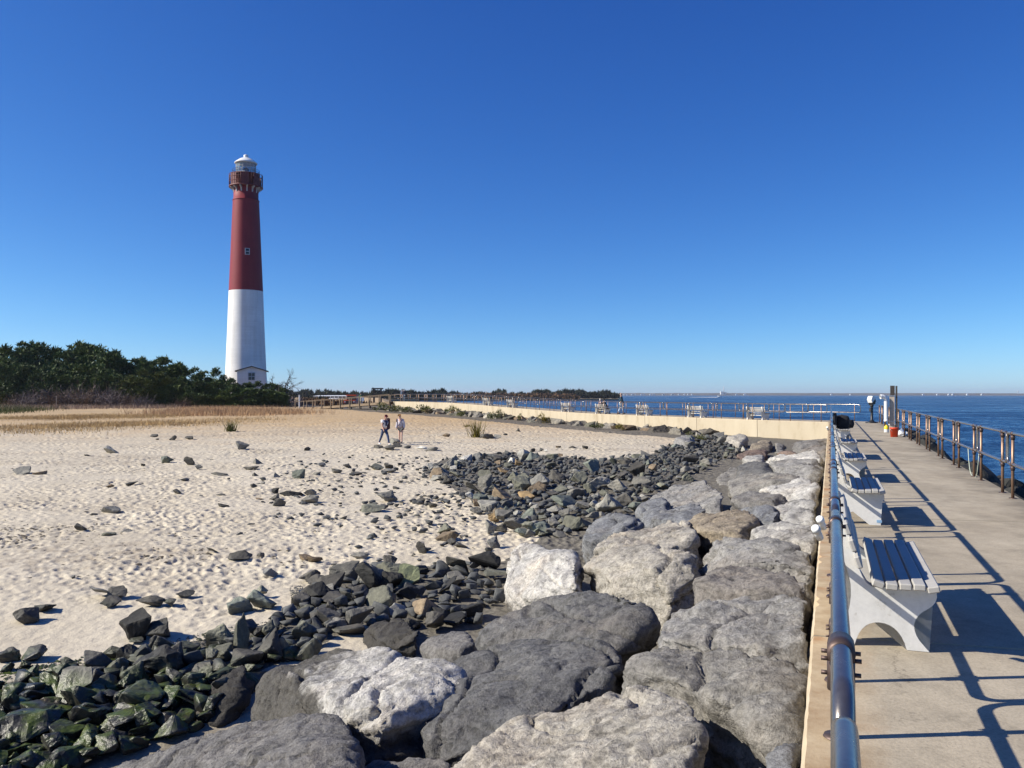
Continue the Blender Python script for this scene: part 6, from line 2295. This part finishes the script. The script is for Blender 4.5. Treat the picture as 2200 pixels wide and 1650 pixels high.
def person(p, heading, h, label, top, legs, hair, skin=(0.50, 0.30, 0.22), shoes=(0.05, 0.05, 0.06), stride=0.2, sit=False, shorts=False, sleeves=True, long_hair=False, bend=0.0, hat=None, jacket_len=0.0, gaze=0.0):
    """+x of the figure is forward"""
    root = tag(empty('person', p, heading), label, 'person')
    s = h / 1.72
    J = {}

    def j(n, x, y_, z, r_, f=1.0):
        J[n] = (x * s, y_ * s, z * s, r_ * s, f)

    hip = 0.92 if not sit else 0.50
    bx = bend
    j('pelvis', 0, 0, hip, 0.125, 1.15)
    j('belly', 0.03 * bx, 0, hip + 0.20, 0.115, 1.15)
    j('chest', 0.12 * bx, 0, hip + 0.40, 0.125, 1.25)
    j('neck', 0.20 * bx, 0, hip + 0.56, 0.055)
    j('head0', 0.23 * bx + 0.015 + gaze * 0.03, 0, hip + 0.645, 0.085)
    j('head1', 0.26 * bx + 0.02 + gaze * 0.07, 0, hip + 0.745, 0.090)
    for sd_, q in ((1, 'l'), (-1, 'r')):
        sw = sd_ * stride
        j('sh' + q, 0.12 * bx, sd_ * 0.17, hip + 0.48, 0.058)
        if sit:
            j('el' + q, 0.10, sd_ * 0.23, hip + 0.22, 0.044)
            j('wr' + q, 0.32, sd_ * 0.13, hip + 0.14, 0.034)
            j('ha' + q, 0.40, sd_ * 0.10, hip + 0.12, 0.036)
            j('th' + q, 0.10, sd_ * 0.09, hip - 0.01, 0.095)
            j('kn' + q, 0.45, sd_ * 0.11, hip + 0.01, 0.066)
            j('an' + q, 0.46 + 0.1 * sd_, sd_ * 0.11, 0.09, 0.045)
            j('to' + q, 0.62 + 0.1 * sd_, sd_ * 0.12, 0.04, 0.04)
        else:
            j('el' + q, -0.35 * sw + 0.05 * bx, sd_ * 0.225, hip + 0.20, 0.043)
            j('wr' + q, -0.75 * sw + 0.06 + 0.05 * bx, sd_ * 0.235, hip - 0.03, 0.033)
            j('ha' + q, -0.85 * sw + 0.09 + 0.05 * bx, sd_ * 0.225, hip - 0.13, 0.037)
            j('th' + q, 0.0, sd_ * 0.085, hip - 0.08, 0.092)
            j('kn' + q, sw * 0.75 + 0.03, sd_ * 0.095, 0.50, 0.063)
            back = sw < -0.12
            j('an' + q, sw * (1.55 if back else 1.25), sd_ * 0.10, 0.13 if back else 0.085, 0.044)
            j('to' + q, sw * (1.55 if back else 1.25) + 0.15, sd_ * 0.11, 0.045 if not back else 0.05, 0.04)
    body_e = [('pelvis', 'belly'), ('belly', 'chest'), ('chest', 'neck'), ('neck', 'head0'), ('head0', 'head1')]
    for q in 'lr':
        body_e += [('chest', 'sh' + q), ('sh' + q, 'el' + q), ('el' + q, 'wr' + q), ('wr' + q, 'ha' + q), ('pelvis', 'th' + q), ('th' + q, 'kn' + q), ('kn' + q, 'an' + q), ('an' + q, 'to' + q)]
    skin_part('body', J, body_e, cloth(skin), root, 'pelvis')

    def sub(names, grow, cut=None):
        D = {}
        for n in names:
            v = J[n]
            D[n] = (v[0], v[1], v[2], v[3] + grow * s, v[4])
        if cut:
            for n, (a, b, f) in cut.items():
                A, B = J[a], J[b]
                D[n] = tuple(A[i] * (1 - f) + B[i] * f for i in range(3)) + ((A[3] * (1 - f) + B[3] * f + grow * s), 1.0)
        return D

    # top
    nm = ['belly', 'chest', 'shl', 'shr', 'ell', 'elr'] + (['wrl', 'wrr'] if sleeves else [])
    cut = {'hem': ('pelvis', 'belly', 0.15 - jacket_len)}
    ed = [('hem', 'belly'), ('belly', 'chest'), ('chest', 'shl'), ('chest', 'shr')]
    if sleeves:
        ed += [('shl', 'ell'), ('shr', 'elr'), ('ell', 'wrl'), ('elr', 'wrr')]
    else:
        nm = [n for n in nm if not n.startswith('el')]
        cut['sll'] = ('shl', 'ell', 0.55)
        cut['slr'] = ('shr', 'elr', 0.55)
        ed += [('shl', 'sll'), ('shr', 'slr')]
    skin_part('shirt', sub(nm, 0.034, cut), ed, cloth(top), root, 'chest')
    # legs
    if shorts:
        D = sub(['pelvis', 'thl', 'thr'], 0.018, {'cl': ('thl', 'knl', 0.35), 'cr': ('thr', 'knr', 0.35)})
        skin_part('shorts', D, [('pelvis', 'thl'), ('pelvis', 'thr'), ('thl', 'cl'), ('thr', 'cr')], cloth(legs), root, 'pelvis')
    else:
        D = sub(['pelvis', 'thl', 'thr', 'knl', 'knr', 'anl', 'anr'], 0.014)
        skin_part('trousers', D, [('pelvis', 'thl'), ('pelvis', 'thr'), ('thl', 'knl'), ('thr', 'knr'), ('knl', 'anl'), ('knr', 'anr')], cloth(legs), root, 'pelvis')
    for q in 'lr':
        a, b = J['an' + q], J['to' + q]
        skin_part('shoe', {'h': (a[0] - 0.05 * s, a[1], max(a[2] - 0.035 * s, 0.045 * s), 0.047 * s), 'm': ((a[0] + b[0]) / 2, b[1], b[2] + 0.01 * s, 0.05 * s), 't': (b[0] + 0.04 * s, b[1], b[2], 0.043 * s)}, [('h', 'm'), ('m', 't')], cloth(shoes), root, 'm')
    # hair: cap of the skull, longer at the back when asked
    a, b = J['head0'], J['head1']
    if hair is not None:
        D = {'t': (b[0] - 0.01 * s, 0, b[2] + 0.035 * s, 0.088 * s), 'k': (b[0] - 0.045 * s, 0, b[2] - 0.02 * s, 0.085 * s), 'n': (a[0] - 0.055 * s, 0, a[2] - 0.01 * s, 0.065 * s)}
        e = [('t', 'k'), ('k', 'n')]
        if long_hair:
            D['d'] = (a[0] - 0.07 * s, 0.0, a[2] - 0.16 * s, 0.07 * s)
            e.append(('n', 'd'))
        skin_part('hair', D, e, cloth(hair), root, 'k')
    if hat is not None:
        skin_part('cap', {'t': (b[0], 0, b[2] + 0.05 * s, 0.095 * s), 'k': (b[0] + 0.07 * s, 0, b[2] + 0.03 * s, 0.05 * s)}, [('t', 'k')], cloth(hat), root, 't')
    return root, J, s


# two girls crossing the sand, facing the viewer
p = hit(826, 955.5)
p.z = float(ground(np.array([p.x]), np.array([p.y]))[0])
pr, J, s = person(p, R(-50), 1.70, 'person in a white shirt and blue jeans with dark red hair striding over stones', (0.72, 0.71, 0.74), (0.035, 0.06, 0.14), (0.14, 0.010, 0.02), stride=0.27, sleeves=False, long_hair=True, bend=0.5, shoes=(0.55, 0.6, 0.65), gaze=1)

skin_part('scarf', {'a': (0.16 * s, 0.12 * s, 1.42 * s, 0.05 * s), 'b': (0.23 * s, 0.02 * s, 1.32 * s, 0.045 * s), 'c': (0.20 * s, 0.05 * s, 1.08 * s, 0.03 * s), 'd': (0.16 * s, -0.13 * s, 1.42 * s, 0.05 * s), 'e': (0.20 * s, -0.05 * s, 1.10 * s, 0.03 * s)}, [('a', 'b'), ('b', 'd'), ('b', 'c'), ('b', 'e')], cloth((0.02, 0.025, 0.08)), pr, 'b')
b_ = lump('jacket_bundle', p + Vector((0.20, 0.12, 0.92)), (0.20, 0.20, 0.60), cloth((0.045, 0.012, 0.022)), 'dark maroon jacket carried over the arm of the striding person', 'jacket', 12)
p = hit(861, 951.5)
p.z = float(ground(np.array([p.x]), np.array([p.y]))[0])
pr, J, s = person(p, R(-105), 1.68, 'person in a pale grey jacket and dark shorts standing on the sand', (0.50, 0.47, 0.52), (0.06, 0.06, 0.06), (0.22, 0.11, 0.035), skin=(0.62, 0.40, 0.31), stride=0.06, shorts=True, long_hair=True, bend=0.5, shoes=(0.25, 0.22, 0.2), jacket_len=0.25, gaze=1)
skin_part('bag_strap', {'a': (0.17 * s, 0.10 * s, 1.40 * s, 0.022 * s), 'b': (0.19 * s, 0.0, 1.18 * s, 0.022 * s), 'c': (0.14 * s, -0.16 * s, 0.98 * s, 0.03 * s)}, [('a', 'b'), ('b', 'c')], cloth((0.08, 0.06, 0.12)), pr, 'b')
# walking man on the far walkway
d = along_u(1335, 1.6)
p, a = along(d, 1.6)
person(p, a - math.pi * 0.62, 1.80, 'bald person in a dark teal jacket and pale jeans walking on the far walkway', (0.012, 0.035, 0.055), (0.40, 0.48, 0.58), (0.42, 0.30, 0.24), skin=(0.55, 0.34, 0.26), stride=0.17, jacket_len=0.3)
# couple on the bench
bp, ba = FBP[1293]
for k, (off, lb, top, hair, hat) in enumerate([(-0.35, 'grey-haired person in a mauve jacket seated on the far bench', (0.17, 0.12, 0.15), (0.45, 0.42, 0.40), None), (0.22, 'person in a black coat and cap seated on the far bench', (0.016, 0.016, 0.02), (0.03, 0.03, 0.03), (0.02, 0.02, 0.025))]):
    off = -off
    q = bp + Vector((math.cos(ba), math.sin(ba), 0)) * off + Vector((math.sin(ba), -math.cos(ba), 0)) * 0.27
    person(q, ba - math.pi / 2, 1.72, lb, top, (0.02, 0.02, 0.03), hair, sit=True, hat=hat, skin=(0.55, 0.36, 0.28), shoes=(0.02, 0.02, 0.02))
# distant figures
for (u, off, hd, lb, top, legs) in [(852, 1.4, 0.4, 'person in a pale blue top at the far end of the walkway', (0.22, 0.28, 0.36), (0.06, 0.07, 0.1)), (868, 1.2, 2.6, 'person in dark clothes at the far end of the walkway', (0.03, 0.035, 0.05), (0.16, 0.20, 0.24))]:
    d = along_u(u, off)
    p, a = along(d, off)
    person(p, a + hd, 1.76, lb, top, legs, (0.05, 0.04, 0.035), stride=0.1)
for (u, v, y, lb, top, legs, hat) in [(628, 874, 140, 'person in black with a white cap standing by the dark shrubs', (0.02, 0.022, 0.03), (0.02, 0.022, 0.03), (0.75, 0.75, 0.72)), (775, 868, 137, 'person in a green jacket beside the orange truck', (0.02, 0.13, 0.05), (0.03, 0.07, 0.045), None)]:
    p = at(u, v, y)
    if u < 700:
        p.z = float(ground(np.array([p.x]), np.array([p.y]))[0])
    person(p, R(-90), 1.72, lb, top, legs, (0.05, 0.04, 0.035), hat=hat, stride=0.06)

# ------------------------------------------------------------------ the air over the bay
hb = MB().box((0, 0, 29), (24000, 24000, 72)).build('haze', None)
hm = bpy.data.materials.new('haze')
hm.use_nodes = True
for n in list(hm.node_tree.nodes):
    if n.type == 'BSDF_PRINCIPLED':
        hm.node_tree.nodes.remove(n)
hv = hm.node_tree.nodes.new('ShaderNodeVolumePrincipled')
hv.inputs['Color'].default_value = (0.80, 0.88, 1.0, 1)
hv.inputs['Density'].default_value = 0.00007
hv.inputs['Anisotropy'].default_value = 0.2
hm.node_tree.links.new(hv.outputs[0], hm.node_tree.nodes['Material Output'].inputs['Volume'])
hb.data.materials.append(hm)
tag(hb, 'thin blue haze over the bay', 'haze', kind='stuff')
